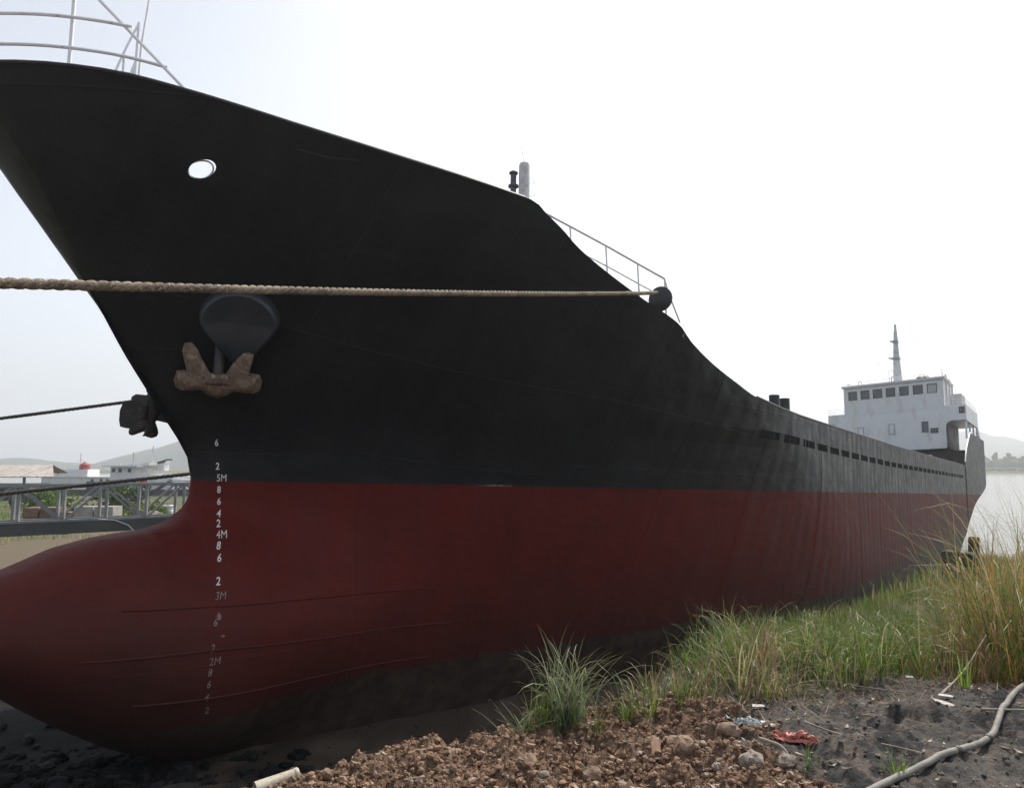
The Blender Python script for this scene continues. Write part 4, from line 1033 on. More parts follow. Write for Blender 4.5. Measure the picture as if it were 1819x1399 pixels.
# boarding stairs with a coiled chain, rubble, small white tank
ld = empty('boarding_ladder', (-31,62,1.1), (0,0,R(8)), 'dark sloping boarding ladder with coiled chain, seen through the girders', 'ladder')
MB().bar((-1.6,0,.2), (2.6,0,3.0), .5, .18).build('stringer', M['beam'], ld)
m = MB()
for k in range(7):
    c = Vector((-.9+.28*k, -.4, 1.25+.2*k)); m.tube([c+Vector((.26*math.cos(R(a)),0,.26*math.sin(R(a)))) for a in range(0,361,45)], .05, 5)
m.build('coiled_chain', M['black'], ld); MB().tube([(2.4,-.3,2.9),(5.5,-.3,2.95)], .05, 5).build('handrail', M['frame_grey'], ld)
def lump(m, c, r, seed, squash=.7, n1=6, n2=8, ang=.25):
    rnd_ = random.Random(seed); k = len(m.v); rr = [[rnd_.uniform(1-ang, 1+ang) for _ in range(n2)] for _ in range(n1+1)]; th0 = rnd_.uniform(0,6)
    for i in range(n1+1):
        for j in range(n2):
            ph = math.pi*i/n1; t = 2*math.pi*j/n2+th0; q = r*(rr[i][j] if 0 < i < n1 else 1)
            m.v.append((c[0]+q*math.sin(ph)*math.cos(t), c[1]+q*math.sin(ph)*math.sin(t), c[2]+q*squash*math.cos(ph)))
    for i in range(n1):
        for j in range(n2): a = k+i*n2+j; b = k+i*n2+(j+1) % n2; m.f.append((a,b,b+n2,a+n2)); m.m.append(0)
M['pale_stone'] = mat('pale_stone', (.30,.25,.21), .9, col2=(.17,.13,.105), scale=12, bump=.8, bscale=40)
M['dark_stone'] = mat('dark_stone', (.030,.030,.032), .8, col2=(.055,.05,.048), scale=5, bump=.7, bscale=25)
M['earth_stone'] = mat('earthy_stone', (.20,.13,.088), .95, col2=(.28,.20,.14), scale=14, bump=.9, bscale=50)
m = MB()
for k in range(160): 
    x = random.Random(k).gauss(0,1.6); y = random.Random(k+500).gauss(0,.7); lump(m, (x,y,max(.05,.75-abs(x)*.25-abs(y)*.4)), random.Random(k+900).uniform(.12,.3), k, .8, 4, 6)
o = m.build('rubble_heap', M['pale_stone'], None, loc=(-26.8,55.5,float(ground_z(-26.8,55.5)))); tag(o, 'heap of pale rubble close to the stem, seen through the girders', 'rubble', kind='stuff')
tk = empty('white_drum', (-27.6,60,1.15), (0,0,0), 'small white drum standing above the pale rubble heap', 'drum')
MB().lathe((0,0,0), [(.3,0),(.42,.02),(.42,.45),(.44,.47),(.42,.5),(.42,.9),(.44,.93),(.4,.97),(.05,.98)], 14).build('drum_shell', M['white'], tk, smooth=True); MB().lathe((0,0,.98), [(.14,0),(.14,.05),(.03,.06)], 10).build('drum_lid', M['black'], tk)
# ------------------------------------------------------------------ hills (haze does the fading)
hillm = mat('hill_cover', (.022,.045,.038), .95, col2=(.04,.06,.045), scale=.01)
def hill(x0, x1, y0, y1, pts, seed):
    """ridge running left-right between y0 and y1; pts = (x, height)"""
    nx, ny = 70, 14; X, Y = np.meshgrid(np.linspace(x0, x1, nx), np.linspace(y0, y1, ny))
    H_ = np.interp(X, [p[0] for p in pts], [p[1] for p in pts]); v = (Y-y0)/(y1-y0)
    Z = -2 + (H_+2)*np.sin(np.pi*np.clip(v*.98+.01, 0, 1))**.8*(1+.5*vnoise(X, Y, .006, seed)) + 5*vnoise(X, Y, .02, seed+1)
    m = MB(); m.v = [tuple(p) for p in np.stack([X, Y, Z], -1).reshape(-1, 3).tolist()]
    m.f = [(i*nx+j, i*nx+j+1, (i+1)*nx+j+1, (i+1)*nx+j) for i in range(ny-1) for j in range(nx-1)]; m.m = [0]*len(m.f)
    o = m.build('hill', hillm, None, smooth='all', fix=False); tag(o, kind='structure')
hill(-1500, -300, 1500, 2100, [(-1500,12),(-1240,17),(-1150,22),(-1060,14),(-960,12),(-900,24),(-860,46),(-800,66),(-740,76),(-600,70),(-300,60)], 3)
hill(-1500, -800, 950, 1250, [(-1500,5),(-720,5),(-700,9),(-640,11),(-600,4),(-500,3)], 6)
hill(1000, 2500, 2100, 2690, [(1000,60),(1280,120),(1400,118),(1600,95),(1900,70),(2500,50)], 9)
# far bank: trees as one wood, pale houses among them
fm = MB(); rnd = random.Random(3)
def ft(x, y, h, r):
    lump(fm, (x, y, .6+h*.62), r, rnd.randint(0, 10**6), h*.42/r, 5, 7, .35)
for k in range(330):
    x = rnd.uniform(380, 760); y = 770 + rnd.uniform(0, 45); h = rnd.uniform(8, 16) * (1.35 if rnd.random() < .15 else 1); ft(x, y, h, rnd.uniform(2.2, 5))
for k in range(200):
    x = rnd.uniform(380, 760); ft(x, 762+rnd.uniform(-3,4), rnd.uniform(2.5,4.5), rnd.uniform(2.5,5))
fo = fm.build('far_trees', mat('far_foliage', (.035,.06,.025), .9, col2=(.06,.085,.03), scale=.1), None, smooth=False); tag(fo, 'line of trees on the far river bank', 'wood', kind='stuff')
houses = [(488,832,9,9,'pale house left of its neighbours on the far bank'), (513,826,14,7,'long pale house among trees on the far bank'), (548,835,8,10,'tall narrow house on the far bank near the right edge')]
for x, y, w_, h_, lb in houses:
    r_ = empty('riverside_house', (x,y,.3), (0,0,R(-20)), lb, 'house', 'houses on the far bank')
    MB().box((0,0,h_/2), (w_,8,h_)).build('wall', M['white'], r_); MB().prism([(-w_/2-.5,h_),(w_/2+.5,h_),(w_/2-1.5,h_+2.2),(-w_/2+1.5,h_+2.2)], -4.5, 4.5, 'XZ').build('roof', M['conc'], r_)
    for k in range(int(w_/3)): MB().box((-w_/2+1.5+k*3,-4.05,h_*.6), (1.2,.1,1.6)).build('window', M['glass'], r_)
# ------------------------------------------------------------------ timber posts standing in front of the stern
M['oldwood'] = mat('blackened_wood', (.022,.017,.014), .9, col2=(.045,.032,.024), scale=4, aniso=(3,3,.6), bump=.8, bscale=10)
def stump(x, y, w_, h_, label, seed):
    z = float(ground_z(x, y)); r_ = random.Random(seed); m = MB(); n_ = 10
    for zz, f in ((-.3,1.05),(0,1.04),(h_*.5,1),(h_*.96,.98),(h_,.9)):
        for j in range(n_):
            t = 2*math.pi*j/n_; q = w_/2*f*(1+.08*math.sin(3*t+seed)); a = math.copysign(abs(math.cos(t))**.6, math.cos(t)); b = math.copysign(abs(math.sin(t))**.6, math.sin(t)); m.v.append((q*a, q*b, zz + (r_.uniform(-.04,.04) if zz == h_ else 0)))
    for i in range(4):
        for j in range(n_): a = i*n_+j; b = i*n_+(j+1) % n_; m.f.append((a,b,b+n_,a+n_)); m.m.append(0)
    m.f.append(tuple(range(4*n_,5*n_))); m.m.append(0)
    root = empty('mooring_post', (x,y,z), (R(r_.uniform(-3,3)),R(r_.uniform(-3,3)),r_.uniform(0,1)), label, 'post', 'black mooring posts'); m.build('timber', M['oldwood'], root)
stump(15.7, 26.9, .60, 1.10, 'black square mooring post standing against the stern', 1)
stump(16.8, 27.6, .50, 1.0, 'black post just right of the stern, shorter of the pair there', 2)
stump(17.4, 28.4, .36, 1.6, 'tallest black post, at right beside the water', 3)
# ------------------------------------------------------------------ foreground litter
gz = lambda x, y: float(ground_z(x, y))
def onground(pts, r, lift=0): return [(x, y, gz(x, y)+r*.8+lift) for x, y in pts]
def smooth_path(P, n=8):
    out = []
    for i in range(len(P)-1):
        p0 = P[max(0,i-1)]; p1 = P[i]; p2 = P[i+1]; p3 = P[min(len(P)-1,i+2)]
        for k in range(n):
            t = k/n; out.append(tuple(.5*((2*b)+(-a+c)*t+(2*a-5*b+4*c-d)*t*t+(-a+3*b-3*c+d)*t**3) for a, b, c, d in zip(p0,p1,p2,p3)))
    return out + [P[-1]]
M['hose'] = mat('hose_rubber', (.20,.185,.16), .7, col2=(.13,.12,.105), scale=5, bump=.3, bscale=60)
hp = smooth_path([(4.6,6.5),(3.77,5.64),(3.22,5.02),(2.88,4.60),(2.58,4.36),(2.25,4.17),(1.96,3.96),(1.6,3.7),(1.2,3.4)], 8)
zz_ = [gz(x, y) for x, y in hp]; zz_ = [max(zz_[max(0,i-3):i+4])*.5 + .5*sum(zz_[max(0,i-3):i+4])/len(zz_[max(0,i-3):i+4]) for i in range(len(zz_))]
hz_ = empty('hose', (hp[16][0], hp[16][1], zz_[16]), (0,0,0), 'grey hose curving across the dark ground at lower right', 'hose')
off = Vector(hz_.location)
MB().tube([Vector((x, y, z+.022))-off for (x, y), z in zip(hp, zz_)], .018, 12).build('hose_tube', M['hose'], hz_, smooth='all')
for k in (26, 34): 
    a = Vector((*hp[k], zz_[k]+.022)); b = Vector((*hp[k+1], zz_[k+1]+.022)); MB().tube([a-off, a.lerp(b,.6)-off], .022, 12).build('hose_clamp', M['darksteel'], hz_, smooth=True)
M['stick'] = mat('dry_stick', (.30,.25,.19), .8, col2=(.2,.16,.12), scale=10)
def stick(pts, r, label, lift=.0, m='stick'):
    P = smooth_path([(x, y, gz(x,y)+r+lift+ (q[2] if len(q) > 2 else 0)) for q in pts for x, y in [q[:2]]], 5)
    rr = [r*(1-.5*i/len(P))*(1+.12*math.sin(i*1.7)) for i in range(len(P))]
    o = MB().tube(P, rr, 7).build('stick', M[m], None, smooth=True); tag(o, label, 'stick', 'dry sticks on the bank'); return o
stick([(1.80,4.85),(2.0,4.62),(2.2,4.42),(2.36,4.27)], .007, 'long thin pale stick lying across the dark ground towards the hose')
stick([(2.15,4.10),(2.27,4.20),(2.37,4.28)], .011, 'short thick white stick beside the hose')
stick([(1.65,5.35),(1.55,5.15),(1.52,5.0)], .007, 'crooked twig at the left end of the dark ground, against the grass')
stick([(2.0,5.62,.02),(2.3,5.70,.06),(2.6,5.62,.05),(2.85,5.52)], .006, 'bowed dry stem along the foot of the tall grass')
stick([(1.42,4.42,.03),(1.50,4.30,.05),(1.53,4.2)], .010, 'pale curved twig standing on the soil beside the red scrap')
stick([(3.0,5.35,.02),(3.5,5.9,.14),(3.9,6.25,.40)], .008, 'leaning dead stem at far right, rising into the reeds')
stick([(3.0,4.9,.02),(3.4,4.92,.03),(3.9,4.95,.02)], .007, 'straight stem lying over the hose at the right edge')
rnd = random.Random(21)
def clod_thing(name, x, y, r, m, label, cat, group=None, squash=.75, ang=.2, n=(8,12), sink=.35):
    mb = MB(); lump(mb, (0,0,0), r, rnd.randint(0,99999), squash, n[0], n[1], ang)
    o = mb.build(name, M[m], None, smooth=True, loc=(x, y, gz(x, y)+r*squash*(1-sink))); o.rotation_euler = (rnd.uniform(-.4,.4), rnd.uniform(-.4,.4), rnd.uniform(0,6)); tag(o, label, cat, group); return o
SG = 'stones on the red-brown soil'
for x, y, r, m, lb in [(.60,4.20,.045,'pale_stone','pale speckled stone at the bottom edge of the soil heap'),(1.34,4.30,.068,'pale_stone','large pale block at the right end of the soil heap'),(1.50,4.22,.05,'pale_stone','rounded pale stone right of the large block'),
    (.98,4.47,.075,'earth_stone','largest brown clod, in the middle of the soil heap'),(.84,4.60,.05,'earth_stone','brown clod just behind the largest one'),(1.30,4.62,.065,'earth_stone','brown clod at the crest near the rag'),(.08,4.22,.055,'earth_stone','mossy brown clod at the left of the soil heap, beside a pale stone'),(.17,4.12,.035,'pale_stone','small white stone right of the mossy clod'),
    (.42,4.02,.05,'earth_stone','dark clod at the bottom edge, left of the speckled stone'),(1.13,4.25,.028,'pale_stone','small bright stone left of the large block'),(-.98,4.10,.035,'earth_stone','upright knob of earth at the left tip of the soil heap'),(-.35,4.35,.03,'pale_stone','lone pale stone on the left slope of the soil heap')]:
    clod_thing('stone', x, y, r, m, lb, 'stone', SG)
# terracotta and shell-like shards
M['shard'] = mat('terracotta_shard', (.42,.22,.14), .8, col2=(.5,.38,.25), scale=9)
def shard(x, y, w_, h_, rz, tilt, label, m='shard', name='tile_shard', cat='shard', group=None):
    mb = MB(); mb.prism([(-w_,0),(w_*.8,0),(w_,h_*.5),(w_*.1,h_),(-w_*.6,h_*.6)], -.006, .006, 'XZ')
    o = mb.build(name, M[m], None, loc=(x, y, gz(x,y)-.005)); o.rotation_euler = (tilt, 0, rz); tag(o, label, cat, group)
shard(.83,4.42,.035,.085,.5,-.5,'curled brown shard standing upright in the middle of the soil'); shard(.62,4.12,.03,.07,-.3,-.4,'pale cream shard sticking up near the bottom edge'); shard(.93,4.42,.02,.07,1.1,.5,'small orange shard leaning beside the curled one')
M['plaster'] = mat('white_plaster', (.50,.47,.43), .85, col2=(.28,.25,.22), scale=22, bump=.3)
for x, y, w_, d_, rz, lb in [(2.90,5.17,.075,.035,-.9,'largest white plaster flake, on the dark mound'),(3.0,5.30,.05,.02,-.3,'white plaster flake just above the largest one'),(3.42,6.0,.05,.035,.3,'white flake at the foot of the reeds'),(3.08,5.93,.035,.02,.1,'small white flake left of the one by the reeds'),(1.62,5.05,.05,.02,.2,'whitish slab at the left edge of the dark ground'),(2.5,5.75,.02,.016,.4,'tiny white flake below the tall grass'),(3.35,4.75,.10,.03,.2,'pale board scrap at the right, above the hose')]:
    mb = MB().prism([(-w_,-d_),(w_*.8,-d_*.8),(w_,d_*.7),(w_*.1,d_),(-w_*.8,d_*.6)], 0, .014, 'XY'); o = mb.build('plaster_flake', M['plaster'], None, loc=(x,y,gz(x,y)+.012)); o.rotation_euler = (.15,.1,rz); tag(o, lb, 'flake', 'white plaster flakes')
def crumple(x, y, rx, ry, h, col, label, name, cat, seed, tr=.2):
    n_ = 26; m = MB(); r_ = np.random.RandomState(seed)
    U, V_ = np.meshgrid(np.linspace(-1,1,n_), np.linspace(-1,1,n_)); N_ = vnoise(U, V_, 2.1, seed, 3, .7)*2; N2 = vnoise(U, V_, 2.5, seed+3, 3, .6)*2
    Xx = x+rx*(U+.35*N2*np.sign(U)); Yy = y+ry*(V_+.35*N_); Zz = ground_z(Xx, Yy)+.012+h*np.abs(N_)*(1.1-U*U)*(1.1-V_*V_)
    m.v = [tuple(p) for p in np.stack([Xx,Yy,Zz],-1).reshape(-1,3).tolist()]
    m.f = [(i*n_+j,i*n_+j+1,(i+1)*n_+j+1,(i+1)*n_+j) for i in range(n_-1) for j in range(n_-1)]; m.m = [0]*len(m.f)
    mt = mat(name+'_sheet', col, .45, col2=tuple(c*.75 for c in col), scale=20, spec=.6); o = m.build(name, mt, None, smooth='all', fix=False)
    md = o.modifiers.new('s','SOLIDIFY'); md.thickness = .002; tag(o, label, cat)
crumple(1.66,4.52,.115,.035,.045,(.58,.17,.13),'crumpled red plastic scrap at the right end of the soil heap','plastic_scrap','plastic',5)
crumple(1.47,4.74,.12,.035,.035,(.42,.45,.44),'greyish white rag lying behind the red scrap','rag','rag',9)
pv = empty('pipe_offcut', (-1.20,3.96,gz(-1.20,3.96)+.03), (0,R(-6),R(33)), 'short cream plastic pipe offcut at the left tip of the soil heap', 'pipe')
M['pvc'] = mat('cream_pvc', (.50,.46,.37), .5, col2=(.3,.25,.19), scale=14)
mb = MB(); L_ = .11
mb.lathe((0,0,0), [(.036,-L_),(.036,L_),(.040,L_),(.040,-L_),(.036,-L_)], 24, 'X'); mb.f = mb.f[:-2]; mb.m = mb.m[:-2]; mb.build('pipe_wall', M['pvc'], pv, smooth=True)
MB().lathe((L_-.012,0,0), [(.041,-.01),(.0425,-.008),(.0425,.008),(.041,.01)], 24, 'X').build('pipe_rim', M['pvc'], pv, smooth=True)
# dark slabs below the bulb
DG = 'dark slabs of rubble below the bulb'
for x, y, w_, d_, h_, rz, lb in [(-5.0,11.2,.42,.26,.16,.3,'large dark slab lying just below the lowest curve of the bulb'),(-4.55,10.75,.28,.14,.10,-.2,'pale-edged slab in front of the large dark one'),(-4.2,11.5,.30,.2,.12,.6,'dark slab right of the large one'),(-6.6,10.8,.12,.08,.09,.2,'small pale chunk low in the left corner'),(-6.0,9.7,.16,.10,.12,1.0,'dark chunk near the bottom edge, right of the pale one'),(-3.6,10.9,.10,.09,.09,.4,'small pale stone on the mud right of the slabs'),(-6.1,12.0,.22,.15,.10,.9,'dark slab under the left side of the bulb')]:
    q = random.Random(int(x*100)); mb = MB(); pl = [(w_*math.cos(2*math.pi*k/8)*q.uniform(.75,1.1), d_*math.sin(2*math.pi*k/8)*q.uniform(.75,1.1)) for k in range(8)]
    mb.prism(pl, -h_/2, h_/2, 'XY'); o = mb.build('rubble_slab', M['slab' if 'pale' not in lb else 'pale_stone'] if 'slab' in M else M['pale_stone' if 'pale' in lb and 'edged' not in lb else 'dark_stone'], None, loc=(x,y,gz(x,y)+h_*.35)); o.rotation_euler = (q.uniform(-.3,.3), q.uniform(-.3,.3), rz); tag(o, lb, 'slab', DG)
# ------------------------------------------------------------------ scatter: numpy clods and blades
def mesh_np(name, V, F, col, mat_, smooth=False):
    me = bpy.data.meshes.new(name); me.vertices.add(len(V)); me.vertices.foreach_set('co', V.astype(np.float32).ravel())
    k = F.shape[1]; me.loops.add(F.size); me.loops.foreach_set('vertex_index', F.astype(np.int32).ravel())
    me.polygons.add(len(F)); me.polygons.foreach_set('loop_start', np.arange(0, F.size, k, dtype=np.int32)); me.polygons.foreach_set('loop_total', np.full(len(F), k, dtype=np.int32))
    me.update(); me.polygons.foreach_set('use_smooth', [smooth]*len(F))
    ca = me.color_attributes.new('col', 'FLOAT_COLOR', 'POINT'); ca.data.foreach_set('color', np.concatenate([col, np.ones((len(col),1))], -1).astype(np.float32).ravel())
    me.materials.append(mat_); o = bpy.data.objects.new(name, me); C.objects.link(o); return o
rs = np.random.RandomState(11)
def clods(name, X, Y, r, cols, label, cat, sq=.8, sub=2, jit=.25, matn=None):
    bm = bmesh.new(); bmesh.ops.create_icosphere(bm, subdivisions=sub, radius=1); bv = np.array([v.co[:] for v in bm.verts]); bf = np.array([[v.index for v in f.verts] for f in bm.faces]); bm.free()
    n = len(X); k = len(bv); 
    J = 1 + jit*rs.randn(n, k, 1)*.6
    ax = rs.uniform(.6, 1.25, (n, 1, 3)); ax[..., 2] *= sq
    P = bv[None]*J*ax*r[:, None, None]
    a = rs.uniform(0, 6.28, n); ca, sa = np.cos(a)[:, None], np.sin(a)[:, None]
    x = P[..., 0]*ca - P[..., 1]*sa; y = P[..., 0]*sa + P[..., 1]*ca
    P = np.stack([x + X[:, None], y + Y[:, None], P[..., 2] + (ground_z(X, Y) + r*.25)[:, None]], -1).reshape(-1, 3)
    F = (bf[None] + (np.arange(n)*k)[:, None, None]).reshape(-1, 3)
    o = mesh_np(name, P, F, np.repeat(cols, k, 0), matn or clodmat); tag(o, label, cat, kind='stuff'); return o
clodmat = attr_mat('crumb', .95, .15)
n = 42000; X = rs.uniform(-1.9, 2.0, n); Y = 3.35 + rs.uniform(0, 1, n)*1.8
k = (pile_mask(X, Y) > rs.uniform(.08, .6, len(X))) & (ground_parts(X, Y)[3] > .35); X, Y = X[k], Y[k]; n = len(X)
r = .0022 + .019*rs.uniform(0, 1, n)**7 + .003*rs.uniform(0,1,n)
pal = np.array([[.215,.135,.090],[.165,.105,.070],[.26,.175,.12],[.30,.23,.175],[.13,.08,.055],[.40,.35,.30]]); cc = pal[rs.choice(6, n, p=[.36,.26,.24,.06,.07,.01])]*rs.uniform(.75, 1.2, (n, 1))
clods('soil_clods', X, Y, r, cc, 'loose crumbs and clods of red-brown soil', 'soil', .8, 2, .30)
n = 9000; X = rs.uniform(1.0, 6.5, n); Y = rs.uniform(3.2, 7.2, n); k = (pile_mask(X, Y) < .5); X, Y = X[k], Y[k]; n = len(X); r = .0025 + .016*rs.uniform(0,1,n)**5
pal = np.array([[.08,.074,.068],[.12,.11,.10],[.06,.056,.054],[.26,.24,.21],[.15,.125,.10]]); cc = pal[rs.choice(5, n, p=[.42,.25,.18,.05,.10])]*rs.uniform(.8, 1.2, (n, 1))
clods('ash_gravel', X, Y, r, cc, 'grit and small stones on the dark ashy ground', 'gravel', .7, 1, .3)
n = 3000; X = rs.normal(-6.6, 2.3, n); Y = rs.normal(10.2, 1.6, n); r = .02 + .14*rs.uniform(0,1,n)**4; cc = np.array([[.013,.013,.014]])*rs.uniform(.5, 2.6, (n, 1))
clods('dark_rubble', X, Y, r, cc, 'heap of black broken rubble below the bulb', 'rubble', .6, 2, .3)
# ---- grass
def blades(name, bx, by, L, w0, lean, curl, cols, label, cat='grass', nseg=6, mt=None, az=None, tipcol=None, zoff=0, kind='stuff', kink=0):
    n = len(bx); az = rs.uniform(0, 2*np.pi, n) if az is None else az
    z0 = ground_z(bx, by) - .02 + zoff; dx, dy = np.cos(az), np.sin(az)
    t = np.linspace(0, 1, nseg+1)
    th = lean[:, None] + curl[:, None]*t[None]**1.8
    if kink: th = th + (t[None] > rs.uniform(.45,.85,(n,1)))*(rs.uniform(0,1,(n,1)) < kink)*rs.uniform(.8,2.0,(n,1))
    ds = (L/nseg)[:, None]
    H = np.concatenate([np.zeros((n,1)), np.cumsum(np.sin(th[:, :-1])*ds, 1)], 1); Z = np.concatenate([np.zeros((n,1)), np.cumsum(np.cos(th[:, :-1])*ds, 1)], 1)
    cx = bx[:, None] + H*dx[:, None]; cy = by[:, None] + H*dy[:, None]; cz = z0[:, None] + Z
    w = w0[:, None]*(np.minimum(1, .55+t*2)*(1-t**2.2)+.03)[None]*.5
    # blade plane partly turned
    tw = rs.uniform(-.9, .9, n)[:, None] + t[None]*rs.uniform(-1.2,1.2,(n,1)); sxv = -dy[:, None]*np.cos(tw); syv = dx[:, None]*np.cos(tw); szv = np.sin(tw)*.6
    Lf = np.stack([cx-sxv*w, cy-syv*w, cz-szv*w], -1); Rt = np.stack([cx+sxv*w, cy+syv*w, cz+szv*w], -1)
    V = np.stack([Lf, Rt], 2).reshape(-1, 3)
    m = nseg+1; b = (np.arange(n)*m*2)[:, None, None]; i = np.arange(nseg)[None, :, None]*2
    F = (b + i + np.array([0, 1, 3, 2])[None, None]).reshape(-1, 4)
    colv = np.repeat(cols, m*2, 0).reshape(n, m, 2, 3)
    if tipcol is not None: colv = colv*(1-(t**2)[None, :, None, None]*.7) + tipcol*(t**2)[None, :, None, None]*.7
    o = mesh_np(name, V, F, colv.reshape(-1, 3), mt or leafmat, True)
    tag(o, label, cat, kind=kind); return o
leafmat = attr_mat('leaf', .48, .35, trans=.42)
GREEN = np.array([[.068,.145,.016],[.11,.18,.020],[.040,.092,.016],[.145,.205,.03]]); DRY = np.array([[.34,.27,.15],[.27,.20,.11],[.40,.34,.21],[.22,.15,.09]]); RUSTY = np.array([[.23,.11,.06],[.28,.15,.07],[.18,.09,.055]]); GOLD = np.array([[.36,.24,.06],[.30,.22,.05],[.40,.20,.07]])
def front(X): return np.interp(X, [-.6,-.2,.4,1.4,1.75,2.1,3,4.2,6,9], [4.75,4.72,4.72,4.95,5.2,5.5,5.85,6.12,6.5,7.2])
def region(n, x0, x1, y0, y1):
    X = rs.uniform(x0, x1, n); Y = y0 + (y1-y0)*rs.uniform(0, 1, n)
    s, o, be, bk, tp, nr = ground_parts(X, Y)
    oe = o*0
    k = (Y > front(X)+.06*vnoise(X, Y, 4., 40)) & (bk > .12)
    return X[k], Y[k]
def tufts(n_t, per, x0, x1, y0, y1, spread):
    X, Y = region(n_t, x0, x1, y0, y1); X = np.repeat(X, per); Y = np.repeat(Y, per); X = X + rs.normal(0, spread, len(X)); Y = Y + rs.normal(0, spread, len(Y)); return X, Y
def pick(pal, n): return pal[rs.randint(0, len(pal), n)]*rs.uniform(.7, 1.3, (n, 1))
def mixpal(n, X, Y, pd, pr=0, pg=0):
    c = pick(GREEN, n); u_ = rs.uniform(0, 1, n); nz_ = vnoise(X, Y, .9, 50)*1.6
    d = u_ < pd + nz_*.6; c[d] = pick(DRY, d.sum())
    # rusty stand around x 3.6..5, gold further right
    rx = np.exp(-(((X - .62*Y + .12)/.35)**2)); q = rs.uniform(0, 1, n) < rx*.65*(X > 2.6); c[q] = pick(RUSTY, q.sum())
    q = (X/np.maximum(Y, .1) > .635) & (rs.uniform(0, 1, n) < .5); c[q] = pick(GOLD, q.sum())
    return c
# near tufts
def hscale(X, Y):
    r_ = X/np.maximum(Y, 1); return np.interp(r_, [-.1,.05,.2,.3,.45,.55,.62,.66,.72], [.48,.45,.50,.80,.74,.92,1.45,2.0,2.6])
X, Y = tufts(1250, 18, -.15, 8.0, 4.7, 9.5, .028); n = len(X); h = hscale(X, Y)*(1+1.6*vnoise(X, Y, 1.6, 61)+.8*vnoise(X, Y, 6, 62))
blades('tall_grass', X, Y, rs.uniform(.22,.55,n)*h, rs.uniform(.004,.0115,n), rs.uniform(.02,.6,n), .3+2.6*rs.uniform(0,1,n)**1.3, mixpal(n, X, Y, .08), 'tall green and straw coloured grass along the edge of the bank', nseg=6, tipcol=np.array([.15,.18,.055]), kink=.25)
X, Y = region(9000, -.2, 6.2, 4.68, 7.5); n = len(X)
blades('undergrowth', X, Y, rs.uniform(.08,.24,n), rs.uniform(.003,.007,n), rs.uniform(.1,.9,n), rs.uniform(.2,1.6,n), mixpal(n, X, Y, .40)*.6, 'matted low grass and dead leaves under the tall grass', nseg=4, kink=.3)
X, Y = tufts(2600, 12, 2.0, 16, 7.0, 22, .09); n = len(X); h = hscale(X, Y)
blades('bank_grass', X, Y, rs.uniform(.25,.60,n)*h, rs.uniform(.008,.016,n), rs.uniform(.02,.4,n), rs.uniform(.1,1.4,n), mixpal(n, X, Y, .12), 'grass covering the bank further along the hull', nseg=4, tipcol=np.array([.17,.19,.06]))
X, Y = tufts(1800, 12, 8, 36, 20, 62, .25); n = len(X)
blades('far_bank_grass', X, Y, rs.uniform(.4,.95,n), rs.uniform(.02,.04,n), rs.uniform(.02,.4,n), rs.uniform(.1,1.2,n), mixpal(n, X, Y, .35), 'grass on the bank towards the stern', nseg=3)
# thin straw stems rising above the leaves
X, Y = region(1500, .1, 6.4, 4.8, 8.6); n = len(X); h = hscale(X, Y); keep = rs.uniform(0,1,n) < .30 + .6*(X/Y > .55); X, Y, h = X[keep], Y[keep], h[keep]; n = len(X)
blades('straw_stems', X, Y, rs.uniform(.45,.85,n)*h, rs.uniform(.003,.006,n), rs.uniform(.02,.35,n), rs.uniform(.1,1.0,n), pick(np.concatenate([DRY, RUSTY]), n), 'dry reddish stems standing out of the grass', nseg=8, kink=.5)
# countable plants: tufts that stand apart
def grass_plant(x, y, n, L, w, lean, curl, pal, label, spread=.03, name='grass_tuft', kink=.15, tip=np.array([.30,.27,.14])):
    X = x + rs.normal(0, spread, n); Y = y + rs.normal(0, spread, n)
    o = blades(name, X, Y, rs.uniform(*L, n), rs.uniform(*w, n), rs.uniform(*lean, n), rs.uniform(*curl, n), pick(pal, n), label, 'grass', nseg=8, kind='', kink=kink, tipcol=tip)
    o['group'] = 'grass plants that stand apart'
    return o
BLUEG = np.array([[.10,.15,.07],[.13,.18,.09],[.08,.13,.05],[.16,.20,.12]])
grass_plant(.34,4.90,150,(.30,.70),(.007,.013),(.02,.5),(.5,2.1),BLUEG,'broad arching blue-green tuft at the left end of the grass',.055)
grass_plant(.05,4.72,26,(.2,.42),(.006,.012),(.5,1.1),(.2,1.0),BLUEG,'sparse leaning tuft overhanging the mud at the left end',.04)
grass_plant(2.02,4.05,34,(.08,.20),(.004,.007),(.1,.9),(.2,1.0),GREEN*1.2,'small bright green tuft beside the hose at the bottom edge',.02)
grass_plant(1.62,4.2,22,(.10,.22),(.003,.006),(.2,1.0),(.2,1.0),GREEN,'thin green tuft between the red scrap and the hose',.03)
grass_plant(3.33,5.62,16,(.18,.34),(.007,.013),(.02,.4),(.1,.9),GREEN*1.3,'lone fresh green tuft in front of the reeds at right',.02)
grass_plant(2.15,5.45,60,(.05,.12),(.004,.007),(.3,1.2),(.2,1.0),GREEN*1.2,'low green patch of weed on the dark ground below the grass',.07)
grass_plant(1.95,5.95,40,(.5,.78),(.010,.017),(.02,.45),(.8,2.3),np.concatenate([RUSTY*1.4,DRY]),'orange and straw leaves arching highest over the middle of the grass',.05,kink=.7)
grass_plant(4.35,6.60,120,(1.1,2.1),(.006,.014),(.02,.3),(.4,1.7),np.concatenate([DRY,GREEN]),'very tall drooping reeds at the right edge against the water',.20,'reed_clump',.35)
grass_plant(4.85,7.5,130,(1.0,1.9),(.010,.022),(.02,.35),(.3,1.5),GOLD,'golden broad-leaved reeds at the right edge, behind the drooping ones',.22,'reed_clump',.2)
